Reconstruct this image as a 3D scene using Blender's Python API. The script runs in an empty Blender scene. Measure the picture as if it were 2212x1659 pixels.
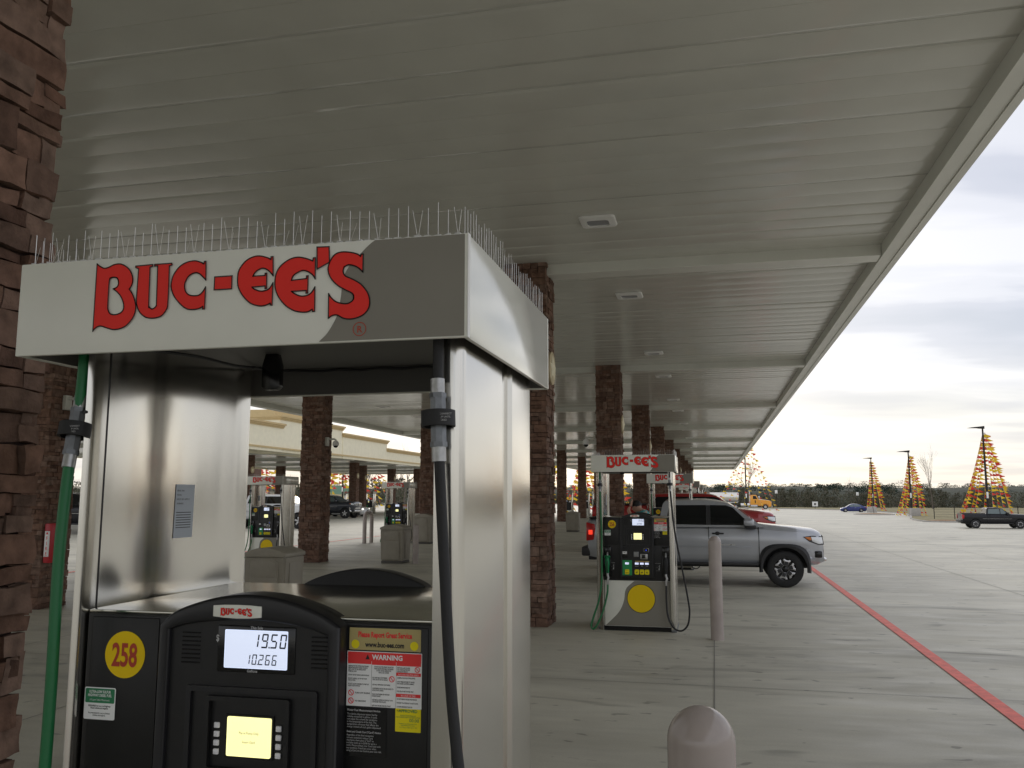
import bpy, bmesh, math, random
from mathutils import Vector, Matrix, noise
R=math.radians; PI=math.pi
random.seed(7)
S=bpy.context.scene
COL=S.collection
# ---------------------------------------------------------------- camera
cam=bpy.data.cameras.new('camera'); co=bpy.data.objects.new('camera',cam); COL.objects.link(co); S.camera=co
co.location=(0,0,1.76); co.rotation_euler=(R(90+7.463),0,R(13.109))
cam.sensor_width=36; cam.lens=1860/2212*36; cam.clip_start=.05; cam.clip_end=3000
# ---------------------------------------------------------------- world
W=bpy.data.worlds.new('World'); S.world=W; W.use_nodes=True
nt=W.node_tree; N=nt.nodes; LK=nt.links; N.clear()
def wn(t,**k):
    n=N.new(t)
    for a,b in k.items(): setattr(n,a,b)
    return n
wo=wn('ShaderNodeOutputWorld'); bg=wn('ShaderNodeBackground'); LK.new(bg.outputs[0],wo.inputs[0])
tc=wn('ShaderNodeTexCoord'); sx=wn('ShaderNodeSeparateXYZ'); LK.new(tc.outputs['Generated'],sx.inputs[0])
def wm(op,a,b=None,c=None):
    n=wn('ShaderNodeMath',operation=op)
    for i,v in enumerate((a,b,c)):
        if v is None: continue
        if isinstance(v,(int,float)): n.inputs[i].default_value=v
        else: LK.new(v,n.inputs[i])
    return n.outputs[0]
zz=wm('MAXIMUM',sx.outputs[2],0.0)
den=wm('ADD',zz,.12)
cx=wn('ShaderNodeCombineXYZ'); LK.new(wm('DIVIDE',sx.outputs[0],den),cx.inputs[0]); LK.new(wm('DIVIDE',sx.outputs[1],den),cx.inputs[1])
def wnoise(scale,detail,rough,off):
    mp=wn('ShaderNodeMapping'); LK.new(cx.outputs[0],mp.inputs[0]); mp.inputs['Location'].default_value=off; mp.inputs['Scale'].default_value=(.55,1.25,1)
    n=wn('ShaderNodeTexNoise'); LK.new(mp.outputs[0],n.inputs['Vector']); n.inputs['Scale'].default_value=scale; n.inputs['Detail'].default_value=detail; n.inputs['Roughness'].default_value=rough*.9; n.inputs['Distortion'].default_value=.2
    return n.outputs['Fac']
def wramp(f,stops):
    r=wn('ShaderNodeValToRGB'); LK.new(f,r.inputs[0]); e=r.color_ramp.elements
    e[0].position,e[0].color=stops[0][0],(*stops[0][1],1); e[1].position,e[1].color=stops[1][0],(*stops[1][1],1)
    for p,c in stops[2:]:
        q=e.new(p); q.color=(*c,1)
    r.color_ramp.interpolation='EASE'
    return r.outputs[0]
def wmix(f,a,b,bt='MIX'):
    m=wn('ShaderNodeMix',data_type='RGBA',blend_type=bt)
    for i,v in ((0,f),(6,a),(7,b)):
        if isinstance(v,(int,float)): m.inputs[i].default_value=v
        elif isinstance(v,tuple): m.inputs[i].default_value=(*v,1)
        else: LK.new(v,m.inputs[i])
    return m.outputs[2]
SUN_EL,SUN_AZ=R(24),R(-12)     # low behind cloud, beyond the far end of the canopy
sky=wn('ShaderNodeTexSky',sky_type='NISHITA',sun_disc=False); sky.sun_elevation=SUN_EL; sky.sun_rotation=SUN_AZ
skyc=wmix(1.0,sky.outputs[0],(.09,.09,.09),'MULTIPLY')
cl=wramp(wnoise(1.15,6,.52,(3.1,1.7,0)),[(.34,(.55,.58,.66)),(.56,(.86,.86,.91)),(.43,(.62,.64,.72)),(.49,(.76,.77,.83))])
# warm brightening towards the horizon
cl=wmix(wramp(sx.outputs[2],[(.0,(1,1,1)),(.17,(0,0,0)),(.055,(.6,.6,.6))]),cl,wramp(wnoise(2.6,5,.5,(8,2,0)),[(.36,(.72,.70,.69)),(.60,(.90,.865,.79))]))
# glow around the veiled sun
dp=wn('ShaderNodeVectorMath',operation='DOT_PRODUCT'); LK.new(tc.outputs['Generated'],dp.inputs[0]); gd=Vector((-.07,1,.07)).normalized(); dp.inputs[1].default_value=gd
gl=wramp(dp.outputs['Value'],[(.90,(0,0,0)),(1.0,(.22,.19,.12)),(.975,(.08,.07,.045))])
cl=wmix(1.0,cl,gl,'ADD')
fin=wmix(.86,skyc,cl)
low=wm('LESS_THAN',sx.outputs[2],-.001)
fin=wmix(low,fin,(.16,.15,.13))
LK.new(fin,bg.inputs[0]); bg.inputs[1].default_value=1.0
sl=bpy.data.lights.new('sun','SUN'); sl.energy=.55; sl.angle=R(14); sl.color=(1,.93,.82); so=bpy.data.objects.new('sun',sl); COL.objects.link(so)
sd=Vector((math.sin(SUN_AZ)*math.cos(SUN_EL),math.cos(SUN_AZ)*math.cos(SUN_EL),math.sin(SUN_EL)))
so.rotation_euler=sd.to_track_quat('Z','Y').to_euler()
S.view_settings.view_transform='Standard'; S.view_settings.look='None'; S.view_settings.exposure=.22; S.view_settings.gamma=1
S.render.engine='CYCLES'; S.cycles.max_bounces=7; S.cycles.diffuse_bounces=4; S.cycles.glossy_bounces=4
# ---------------------------------------------------------------- materials
MATS={}
def mat(name,col,rough=.5,metal=0,var=0,vs=8,bump=0,bs=40,emit=None,es=1,isl=None,spec=None,alpha=None,coat=0,trans=0,vec='Object',stretch=None,aniso=0):
    m=bpy.data.materials.new(name); m.use_nodes=True; n=m.node_tree; b=n.nodes['Principled BSDF']; MATS[name]=m
    b.inputs['Base Color'].default_value=(*col,1); b.inputs['Roughness'].default_value=rough; b.inputs['Metallic'].default_value=metal
    if spec is not None: b.inputs['Specular IOR Level'].default_value=spec
    if coat: b.inputs['Coat Weight'].default_value=coat; b.inputs['Coat Roughness'].default_value=.06
    if trans: b.inputs['Transmission Weight'].default_value=trans
    if alpha is not None: b.inputs['Alpha'].default_value=alpha
    if aniso: b.inputs['Anisotropic'].default_value=aniso
    if emit: b.inputs['Emission Color'].default_value=(*emit,1); b.inputs['Emission Strength'].default_value=es
    L=n.links
    cur=None
    if var or bump or isl:
        t=n.nodes.new('ShaderNodeTexCoord'); mp=n.nodes.new('ShaderNodeMapping'); L.new(t.outputs[vec],mp.inputs[0])
        if stretch: mp.inputs['Scale'].default_value=stretch
    if var:
        q=n.nodes.new('ShaderNodeTexNoise'); q.inputs['Scale'].default_value=vs; q.inputs['Detail'].default_value=6; L.new(mp.outputs[0],q.inputs['Vector'])
        r=n.nodes.new('ShaderNodeMapRange'); r.inputs[1].default_value=.3; r.inputs[2].default_value=.7; r.inputs[3].default_value=1-var; r.inputs[4].default_value=1+var; L.new(q.outputs['Fac'],r.inputs[0])
        mx=n.nodes.new('ShaderNodeMix'); mx.data_type='RGBA'; mx.blend_type='MULTIPLY'; mx.inputs[0].default_value=1; mx.inputs[6].default_value=(*col,1); L.new(r.outputs[0],mx.inputs[7]); cur=mx.outputs[2]
    if isl:
        g=n.nodes.new('ShaderNodeNewGeometry'); cr=n.nodes.new('ShaderNodeValToRGB'); L.new(g.outputs['Random Per Island'],cr.inputs[0])
        e=cr.color_ramp.elements; e[0].color=(*isl[0],1); e[1].color=(*isl[-1],1)
        for i,c in enumerate(isl[1:-1]): q2=e.new((i+1)/(len(isl)-1)); q2.color=(*c,1)
        if cur is None: cur=cr.outputs[0]
        else:
            mx=n.nodes.new('ShaderNodeMix'); mx.data_type='RGBA'; mx.blend_type='MULTIPLY'; mx.inputs[0].default_value=1; L.new(cr.outputs[0],mx.inputs[6]); L.new(r.outputs[0],mx.inputs[7]); cur=mx.outputs[2]
    if cur is not None: L.new(cur,b.inputs['Base Color'])
    if bump:
        q=n.nodes.new('ShaderNodeTexNoise'); q.inputs['Scale'].default_value=bs; q.inputs['Detail'].default_value=7; L.new(mp.outputs[0],q.inputs['Vector'])
        bp=n.nodes.new('ShaderNodeBump'); bp.inputs['Strength'].default_value=bump; bp.inputs['Distance'].default_value=.01; L.new(q.outputs['Fac'],bp.inputs['Height']); L.new(bp.outputs[0],b.inputs['Normal'])
    return m
M=MATS
mat('stone',(.2,.12,.09),.9,var=.35,vs=14,bump=1,bs=45,isl=[(.125,.070,.050),(.215,.127,.092),(.175,.102,.072),(.25,.168,.13),(.11,.063,.046),(.205,.14,.108),(.155,.086,.060)],spec=.2)
mat('stone_core',(.05,.03,.024),.95)
mat('soffit',(.60,.60,.54),.15,var=.05,vs=1.5,spec=.38)
mat('fascia',(.70,.705,.64),.35,var=.05,vs=2)
mat('steel',(.66,.64,.59),.18,1,bump=.13,bs=1.0,stretch=(3,3,1.0))
mat('steel_deck',(.55,.54,.48),.16,1,var=.12,vs=6,bump=.15,bs=6)
mat('header_light',(.86,.86,.77),.38,var=.03,vs=6)
mat('header_taupe',(.25,.235,.195),.42,var=.04,vs=6)
mat('header_side',(.80,.80,.73),.14,.25,bump=.2,bs=2.5)
mat('header_inside',(.15,.145,.135),.5)
mat('trim_white',(.85,.84,.80),.35)
mat('logo_red',(.92,.045,.035),.5,spec=.2); mat('ink',(.02,.018,.016),.5); mat('dark_red',(.48,.05,.02),.5)
mat('console_black',(.008,.008,.0085),.42,var=.2,vs=20,bump=.04,bs=300)
mat('bezel_black',(.013,.013,.015),.38,bump=.03,bs=300)
mat('gloss_black',(.008,.008,.009),.15)
mat('yellow',(.95,.66,.01),.5,spec=.2); mat('yellow_bright',(.92,.78,.02),.5,spec=.2); mat('white',(.92,.93,.92),.5); mat('green_label',(.02,.22,.09),.45)
mat('gold',(.50,.41,.17),.5); mat('sticker_red',(.88,.04,.04),.5); mat('grey_text',(.55,.55,.55),.5)
mat('lcd',(.5,.55,.6),.3,emit=(.62,.68,.86),es=.78); mat('lcd_dark',(.01,.015,.02),.5); mat('screen_yellow',(.5,.5,.3),.3,emit=(.98,.93,.42),es=.95); mat('lcd_small',(.5,.5,.6),.4,emit=(.7,.75,1),es=.9)
mat('blue_led',(.0,.0,.1),.3,emit=(.05,.1,.9),es=1.0)
mat('button_grey',(.88,.88,.90),.5); mat('paper',(.62,.67,.72),.6)
mat('rubber',(.018,.018,.019),.62,bump=.15,bs=150); mat('hose_green',(.012,.16,.05),.42,bump=.1,bs=120); mat('nozzle_green',(.01,.25,.09),.4)
mat('zinc',(.42,.42,.41),.38,.9,var=.12,vs=60,bump=.1,bs=90); mat('dark_zinc',(.20,.21,.22),.45,.8,var=.15,vs=60)
mat('plastic_clear',(.6,.6,.58),.3); mat('spike',(.75,.74,.70),.3,.6)
mat('bollard',(.41,.355,.325),.16,var=.10,vs=5,bump=.05,bs=25)
mat('bin',(.34,.31,.25),.6,var=.08,vs=5,bump=.2,bs=120); mat('bin_dark',(.10,.093,.08),.6)
mat('red_paint',(.80,.13,.085),.55,var=.18,vs=9,bump=.15,bs=60)
mat('tyre',(.022,.022,.022),.8,bump=.2,bs=60); mat('under',(.010,.010,.010),.7); mat('trim_black',(.022,.022,.023),.5,bump=.15,bs=200)
mat('glass_dark',(.006,.007,.008),.03,spec=.35); mat('glass_clear',(.10,.14,.14),.05,spec=.9); mat('chrome',(.72,.72,.72),.12,1); mat('alloy',(.55,.55,.56),.28,.85)
def paint(n,c,metal=0,rough=.28): mat(n,c,rough,metal,coat=.8,var=.03,vs=3)
paint('paint_silver',(.43,.445,.475),.5,.30); paint('paint_red',(.32,.012,.014),.25); mat('paint_black',(.008,.008,.011),.22,spec=.4); paint('paint_blue',(.015,.03,.17),.35); paint('paint_white',(.76,.77,.77)); paint('paint_orange',(.83,.36,.02)); paint('paint_navy',(.03,.035,.05),.4)
mat('lamp_clear',(.70,.72,.74),.08,.3); mat('lamp_amber',(.75,.22,.04),.2); mat('lamp_red',(.45,.01,.01),.2); mat('lamp_red_lit',(.6,.02,.02),.3,emit=(1,.05,.02),es=1.0); mat('lamp_lit',(.9,.9,.9),.2,emit=(1,.98,.9),es=1.5)
mat('cream',(.93,.87,.66),.8,var=.04,vs=3); mat('cornice',(.62,.47,.24),.75,var=.05,vs=4); mat('medal',(.58,.48,.30),.7,var=.1,vs=9)
mat('skin',(.42,.24,.17),.5); mat('hair',(.012,.01,.01),.6,bump=.5,bs=60); mat('teal',(.06,.30,.31),.85,bump=.2,bs=80); mat('denim',(.05,.07,.13),.85); mat('shoe',(.04,.04,.04),.6)
mat('bark',(.13,.11,.09),.9,var=.3,vs=6); mat('pole_dark',(.02,.018,.016),.5,.3)
mat('pennant_red',(.72,.05,.03),.6); mat('pennant_yellow',(.90,.62,.02),.6); mat('string',(.5,.45,.35),.8)
mat('block_conc',(.42,.40,.37),.85,var=.08,vs=5,bump=.2,bs=40); mat('lens',(.30,.31,.32),.25); mat('lens_frame',(.80,.80,.77),.4)
mat('wood_leaf',(.1,.1,.05),.9,isl=[(.06,.066,.044),(.10,.10,.062),(.16,.14,.105),(.075,.085,.052),(.19,.165,.13),(.068,.078,.05),(.125,.118,.082)],spec=.1)
mat('conifer',(.1,.1,.05),.9,isl=[(.04,.057,.042),(.055,.073,.05),(.048,.064,.052),(.075,.088,.062)],spec=.1)
mat('grass',(.23,.20,.10),.95,var=.3,vs=1.5,bump=.5,bs=20); mat('mulch',(.27,.16,.08),.95,var=.3,vs=6,bump=.8,bs=40); mat('dark_soil',(.055,.06,.042),1,var=.5,vs=.4)
mat('building_brown',(.13,.075,.055),.9,var=.3,vs=5); mat('roof_green',(.22,.42,.33),.5); mat('rust',(.22,.06,.03),.6)
# concrete: slabs with tyre-dark streaks and sawn joints
def concrete():
    m=bpy.data.materials.new('concrete'); m.use_nodes=True; n=m.node_tree; b=n.nodes['Principled BSDF']; L=n.links; MATS['concrete']=m
    t=n.nodes.new('ShaderNodeTexCoord'); 
    def no(sc,st,det=8,dist=0,rough=.55):
        mp=n.nodes.new('ShaderNodeMapping'); L.new(t.outputs['Object'],mp.inputs[0]); mp.inputs['Scale'].default_value=st
        q=n.nodes.new('ShaderNodeTexNoise'); q.inputs['Scale'].default_value=sc; q.inputs['Detail'].default_value=det; q.inputs['Distortion'].default_value=dist; q.inputs['Roughness'].default_value=rough; L.new(mp.outputs[0],q.inputs['Vector']); return q.outputs['Fac']
    def rng(f,a,b_,c,d):
        r=n.nodes.new('ShaderNodeMapRange'); r.inputs[1].default_value=a; r.inputs[2].default_value=b_; r.inputs[3].default_value=c; r.inputs[4].default_value=d; L.new(f,r.inputs[0]); return r.outputs[0]
    def mul(a,b_):
        q=n.nodes.new('ShaderNodeMath'); q.operation='MULTIPLY'
        for i,v in enumerate((a,b_)):
            if isinstance(v,float): q.inputs[i].default_value=v
            else: L.new(v,q.inputs[i])
        return q.outputs[0]
    f=mul(rng(no(.35,(1,1,1)),.3,.7,.88,1.10),rng(no(1.0,(.28,1.1,1),6,.5),.35,.70,1.05,.86))
    f=mul(f,rng(no(9,(.25,1,1),4),.3,.7,.95,1.05)); f=mul(f,rng(no(60,(1,1,1),3),.3,.7,.95,1.05))
    f=mul(f,rng(no(2.4,(.35,1,1),3,.6,.45),.64,.72,1.0,.66)); f=mul(f,rng(no(.7,(.35,1.1,1),7,1.2,.6),.53,.68,1.0,.66)); f=mul(f,rng(no(7,(.6,1,1),2,.4,.4),.68,.72,1.0,.58))
    mx=n.nodes.new('ShaderNodeMix'); mx.data_type='RGBA'; mx.blend_type='MULTIPLY'; mx.inputs[0].default_value=1; mx.inputs[6].default_value=(.55,.525,.43,1); L.new(f,mx.inputs[7])
    L.new(mx.outputs[2],b.inputs['Base Color']); L.new(rng(no(3,(.4,1,1)),.3,.7,.42,.70),b.inputs['Roughness'])
    bp=n.nodes.new('ShaderNodeBump'); bp.inputs['Strength'].default_value=.25; bp.inputs['Distance'].default_value=.004; L.new(no(90,(1,1,1),5),bp.inputs['Height']); L.new(bp.outputs[0],b.inputs['Normal'])
concrete(); mat('joint',(.24,.23,.20),.9)
# ---------------------------------------------------------------- mesh helpers
class MB:
    def __init__(s): s.bm=bmesh.new()
    def _add(s,t,mtx=None):
        if mtx is not None: bmesh.ops.transform(t,matrix=mtx,verts=t.verts)
        me=bpy.data.meshes.new('tmp'); t.to_mesh(me); t.free(); s.bm.from_mesh(me); bpy.data.meshes.remove(me); return s
    def box(s,x0,x1,y0,y1,z0,z1,bev=0,seg=2,mtx=None):
        t=bmesh.new(); bmesh.ops.create_cube(t,size=1); bmesh.ops.scale(t,vec=(abs(x1-x0),abs(y1-y0),abs(z1-z0)),verts=t.verts); bmesh.ops.translate(t,vec=((x0+x1)/2,(y0+y1)/2,(z0+z1)/2),verts=t.verts)
        if bev: bmesh.ops.bevel(t,geom=t.edges[:],offset=bev,segments=seg,affect='EDGES',profile=.5)
        return s._add(t,mtx)
    def fastbox(s,x0,x1,y0,y1,z0,z1,j=0):
        v=[s.bm.verts.new((x+random.uniform(-j,j),y+random.uniform(-j,j),z+random.uniform(-j,j))) for x in (x0,x1) for y in (y0,y1) for z in (z0,z1)]
        for f in ((0,1,3,2),(4,6,7,5),(0,4,5,1),(2,3,7,6),(0,2,6,4),(1,5,7,3)): s.bm.faces.new([v[i] for i in f])
        return s
    def cyl(s,p,q,r,r2=None,n=16,cap=True):
        p,q=Vector(p),Vector(q); d=q-p; t=bmesh.new(); bmesh.ops.create_cone(t,segments=n,radius1=r,radius2=r if r2 is None else r2,depth=d.length,cap_ends=cap)
        return s._add(t,Matrix.Translation((p+q)/2)@d.to_track_quat('Z','Y').to_matrix().to_4x4())
    def sph(s,c,r,sc=(1,1,1),n=16):
        t=bmesh.new(); bmesh.ops.create_uvsphere(t,u_segments=n,v_segments=n//2+2,radius=r); return s._add(t,Matrix.Translation(c)@Matrix.Diagonal((*sc,1)))
    def tube(s,pts,r,n=10,rr=None):
        P=[Vector(p) for p in pts]; rings=[]; up=Vector((0.01,1,.02)).normalized()
        for i,p in enumerate(P):
            d=(P[min(i+1,len(P)-1)]-P[max(i-1,0)]).normalized(); a=d.cross(up); 
            if a.length<1e-3: a=d.cross(Vector((1,0,0)))
            a.normalize(); b=d.cross(a); k=rr[i] if rr else r
            rings.append([s.bm.verts.new(p+a*k*math.cos(2*PI*j/n)+b*k*math.sin(2*PI*j/n)) for j in range(n)])
        for A,B in zip(rings,rings[1:]):
            for j in range(n): s.bm.faces.new((A[j],A[(j+1)%n],B[(j+1)%n],B[j]))
        s.bm.faces.new(rings[0][::-1]); s.bm.faces.new(rings[-1]); return s
    def prism(s,poly,y0,y1,bev=0,axis='y'):
        # poly in (x,z), extruded along y
        t=bmesh.new(); f=(lambda a,b,c:(a,c,b)) if axis=='y' else ((lambda a,b,c:(c,a,b)) if axis=='x' else (lambda a,b,c:(a,b,c)))
        A=[t.verts.new(f(a,b,y0)) for a,b in poly]; B=[t.verts.new(f(a,b,y1)) for a,b in poly]; n=len(poly)
        t.faces.new(A); t.faces.new(B[::-1])
        for i in range(n): t.faces.new((A[i],B[i],B[(i+1)%n],A[(i+1)%n]))
        bmesh.ops.recalc_face_normals(t,faces=t.faces)
        if bev: bmesh.ops.bevel(t,geom=[e for e in t.edges],offset=bev,segments=2,affect='EDGES',profile=.5)
        return s._add(t)
    def flat(s,loops,y,axis='y'):
        # filled polygon with holes on plane y (x,z)
        t=bmesh.new(); ed=[]
        for lp in loops:
            V=[t.verts.new((a,y,b)) for a,b in lp]
            ed+=[t.edges.new((V[i],V[(i+1)%len(V)])) for i in range(len(V))]
        bmesh.ops.triangle_fill(t,use_beauty=True,use_dissolve=False,edges=ed,normal=(0,-1,0))
        return s._add(t)
    def ribbon(s,lp,w,y):
        n=len(lp); 
        for i in range(n):
            a=Vector(lp[i]); b=Vector(lp[(i+1)%n]); d=b-a
            if d.length<1e-5: continue
            d.normalize(); nn=Vector((-d.y,d.x))*w/2; a=a-d*w*.45; b=b+d*w*.45
            v=[s.bm.verts.new((p.x,y,p.y)) for p in (a+nn,a-nn,b-nn,b+nn)]; s.bm.faces.new(v)
        return s
    def quad(s,*p): s.bm.faces.new([s.bm.verts.new(q) for q in p]); return s
    def lathe(s,prof,c=(0,0,0),n=24,axis='z'):
        rings=[]
        for r,h in prof:
            ring=[]
            for j in range(n):
                a=2*PI*j/n; u,v=r*math.cos(a),r*math.sin(a)
                ring.append(s.bm.verts.new((c[0]+u,c[1]+v,c[2]+h) if axis=='z' else (c[0]+u,c[1]+h,c[2]+v)))
            rings.append(ring)
        for A,B in zip(rings,rings[1:]):
            for j in range(n): s.bm.faces.new((A[j],A[(j+1)%n],B[(j+1)%n],B[j]))
        return s
def mesh(mb,name,m,ang=38,smooth=True):
    me=bpy.data.meshes.new(name); bmesh.ops.remove_doubles(mb.bm,verts=mb.bm.verts,dist=1e-6) if False else None
    bmesh.ops.recalc_face_normals(mb.bm,faces=mb.bm.faces) if len(mb.bm.faces)<60000 else None
    mb.bm.to_mesh(me); mb.bm.free(); me.materials.append(m if not isinstance(m,str) else M[m])
    if smooth:
        me.polygons.foreach_set('use_smooth',[True]*len(me.polygons)); me.set_sharp_from_angle(angle=R(ang))
    return me
def part(name,mb,m,parent=None,label=None,ang=38,smooth=True):
    me=mesh(mb,name,m,ang,smooth) if isinstance(mb,MB) else mb
    o=bpy.data.objects.new(name,me); COL.objects.link(o)
    if parent: o.parent=parent
    if label: o['label']=label
    return o
def thing(name,label,cat,loc=(0,0,0),rz=0,group=None):
    o=bpy.data.objects.new(name,None); COL.objects.link(o); o.empty_display_size=.2; o.location=loc; o.rotation_euler=(0,0,rz); o['label']=label; o['category']=cat
    if group: o['group']=group
    return o
def tag(o,label,cat,group=None,kind=None):
    if label: o['label']=label
    if cat: o['category']=cat
    if group: o['group']=group
    if kind: o['kind']=kind
    return o
def struct(o): o['kind']='structure'; return o
def dup(r,loc,rz=None,label=None,group=None,skip=()):
    c=r.copy(); COL.objects.link(c); c.location=loc
    if rz is not None: c.rotation_euler=(0,0,rz)
    if label: c['label']=label
    if group: c['group']=group
    def rec(a,b):
        for ch in list(a.children):
            if ch.name.split('.')[0] in skip or not ch.users_collection: continue
            d=ch.copy(); COL.objects.link(d); d.parent=b; rec(ch,d)
    rec(r,c); return c
def catmull(pts,k=6):
    P=[Vector(p) for p in pts]; P=[P[0]*2-P[1]]+P+[P[-1]*2-P[-2]]; out=[]
    for i in range(1,len(P)-2):
        a,b,c,d=P[i-1:i+3]
        for j in range(k):
            t=j/k; out.append(.5*((2*b)+(c-a)*t+(2*a-5*b+4*c-d)*t*t+(3*b-a-3*c+d)*t**3))
    out.append(P[-2]); return out
def smooth_loop(lp,k=4,corner=50):
    n=len(lp); P=[Vector(p) for p in lp]; C=[]
    for i in range(n):
        a=(P[i]-P[i-1]); b=(P[(i+1)%n]-P[i]); C.append(a.length<1e-9 or b.length<1e-9 or a.angle(b)>R(corner))
    out=[]
    for i in range(n):
        a,b,c,d=P[i-1],P[i],P[(i+1)%n],P[(i+2)%n]
        if C[i]: a=b*2-c if not C[(i+1)%n] else a
        if C[i] and C[(i+1)%n]: out.append(tuple(b)); continue
        if C[i]: a=b
        if C[(i+1)%n]: d=c
        for j in range(k):
            t=j/k; q=.5*((2*b)+(c-a)*t+(2*a-5*b+4*c-d)*t*t+(3*b-a-3*c+d)*t**3); out.append((q[0],q[1]))
    return out
def rrect(x0,x1,z0,z1,r,n=5):
    o=[]
    for cx_,cz_,a0 in ((x1-r,z1-r,0),(x0+r,z1-r,90),(x0+r,z0+r,180),(x1-r,z0+r,270)):
        for i in range(n+1): a=R(a0+90*i/n); o.append((cx_+r*math.cos(a),cz_+r*math.sin(a)))
    return o
def circ(cx_,cz_,r,n=36,sz=1): return [(cx_+r*math.cos(2*PI*i/n),cz_+sz*r*math.sin(2*PI*i/n)) for i in range(n)]
def words(mb,txt,size,x,z,y,align='CENTER',sx=1,bold=0,italic=0,rot=None):
    cu=bpy.data.curves.new('t','FONT'); cu.body=txt; cu.size=size; cu.align_x=align; cu.offset=bold*size; cu.shear=italic; cu.resolution_u=2 if size<.05 else 4
    if '\n' in txt: cu.space_line=.95
    o=bpy.data.objects.new('t',cu); COL.objects.link(o); dg=bpy.context.evaluated_depsgraph_get(); me=bpy.data.meshes.new_from_object(o.evaluated_get(dg))
    mt=Matrix(((sx,0,0,x),(0,0,0,y),(0,1,0,z),(0,0,0,1)))
    if rot is not None: mt=rot@mt
    t=bmesh.new(); t.from_mesh(me); bmesh.ops.transform(t,matrix=mt,verts=t.verts); bpy.data.objects.remove(o); bpy.data.meshes.remove(me); bpy.data.curves.remove(cu)
    return mb._add(t)
SEG={'0':'abcdef','1':'bc','2':'abged','3':'abgcd','4':'fgbc','5':'afgcd','6':'afgedc','7':'abc','8':'abcdefg','9':'abcdfg'}
def seg7(mb,txt,x1,z0,h,y,sl=.12):
    w=h*.5; th=h*.11; x=x1
    for ch in reversed(txt):
        if ch=='.':
            mb.flat([[(x+h*.10,z0),(x+h*.10+th,z0),(x+h*.10+th,z0+th),(x+h*.10,z0+th)]],y); continue
        x-=w
        def bar(a,b,c,d): mb.flat([[(a+sl*(c_-z0),c_) for a,c_ in ((a,c),(b,c),(b,d),(a,d))]],y)
        g=h*.03
        for s_ in SEG[ch]:
            if s_=='a': bar(x+g,x+w-g,z0+h-th,z0+h)
            if s_=='d': bar(x+g,x+w-g,z0,z0+th)
            if s_=='g': bar(x+g+th*.6,x+w-g-th*.6,z0+h/2-th/2,z0+h/2+th/2)
            if s_=='f': bar(x,x+th,z0+h/2+g,z0+h-g-th*.4)
            if s_=='e': bar(x,x+th,z0+g+th*.4,z0+h/2-g)
            if s_=='b': bar(x+w-th,x+w,z0+h/2+g,z0+h-g-th*.4)
            if s_=='c': bar(x+w-th,x+w,z0+g+th*.4,z0+h/2-g)
        x-=h*.22
    return mb
# ---------------------------------------------------------------- ground
def ss(t): t=max(0,min(1,t)); return t*t*(3-2*t)
def hgt(x,y): return -1.0*ss((y-42)/42)*max(ss((x-2.5)/5),ss((y-106)/25))*ss((x+48)/25)
def axis(a,b,fine0,fine1,f,c):
    v=[];x=fine0
    while x<fine1: v.append(x); x+=f
    v.append(fine1); k=c; x=fine1
    while x<b: x=min(b,x+k); k*=1.6; v.append(x)
    k=c; x=fine0
    while x>a: x=max(a,x-k); k*=1.6; v.insert(0,x)
    return v
g=MB(); X=axis(-1500,1500,-56,60,2.5,5); Y=axis(-200,2500,-30,240,2.5,5)
GV=[[g.bm.verts.new((x,y,hgt(x,y))) for y in Y] for x in X]
for i in range(len(X)-1):
    for j in range(len(Y)-1): g.bm.faces.new((GV[i][j],GV[i+1][j],GV[i+1][j+1],GV[i][j+1]))
struct(part('parking_lot',g,'concrete'))
bd=[(90,94),(75,97),(40,100),(26,102.3),(23.4,104.5),(22.8,108),(24,118),(27,133),(30,155),(29,175),(24,193),(12,212),(-10,222),(-40,226),(-120,232),(-300,236)]
bc=catmull([(a,b,0) for a,b in bd],14); g=MB(); rows=[]
rt=[p for p in bc if p.x>=8]; lf=[p for p in bc if p.x<=rt[-1].x+1e-6]
def flat_xy(lp,z):
    t=bmesh.new(); V=[t.verts.new((a,b_,z)) for a,b_ in lp]; ed=[t.edges.new((V[i],V[(i+1)%len(V)])) for i in range(len(V))]
    bmesh.ops.triangle_fill(t,use_beauty=True,edges=ed,normal=(0,0,1)); return t
g._add(flat_xy([(p.x,p.y) for p in rt]+[(rt[-1].x,1400),(1400,1400),(1400,90)],-.955))
for p in lf: rows.append([g.bm.verts.new((p.x if k<1 else p.x*(1+.0*k),p.y+(1400-p.y)*(k/10)**2,hgt(p.x,p.y)+.045)) for k in range(11)])
for A,B in zip(rows,rows[1:]):
    for k in range(10): g.bm.faces.new((A[k],A[k+1],B[k+1],B[k]))
struct(part('grass_verge',g,'grass'))
g=MB(); pr=None
for i,p in enumerate(bc):
    d=(bc[min(i+1,len(bc)-1)]-bc[max(i-1,0)]).normalized(); nn=Vector((d.y,-d.x,0)); z=hgt(p.x,p.y)
    ring=[g.bm.verts.new((p.x+nn.x*a,p.y+nn.y*a,z+h)) for a,h in ((-.08,-.02),(-.08,.15),(.10,.15),(.12,-.02))]
    if pr: 
        for k in range(3): g.bm.faces.new((pr[k],pr[k+1],ring[k+1],ring[k]))
    pr=ring
struct(part('kerb',g,'block_conc'))
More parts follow.
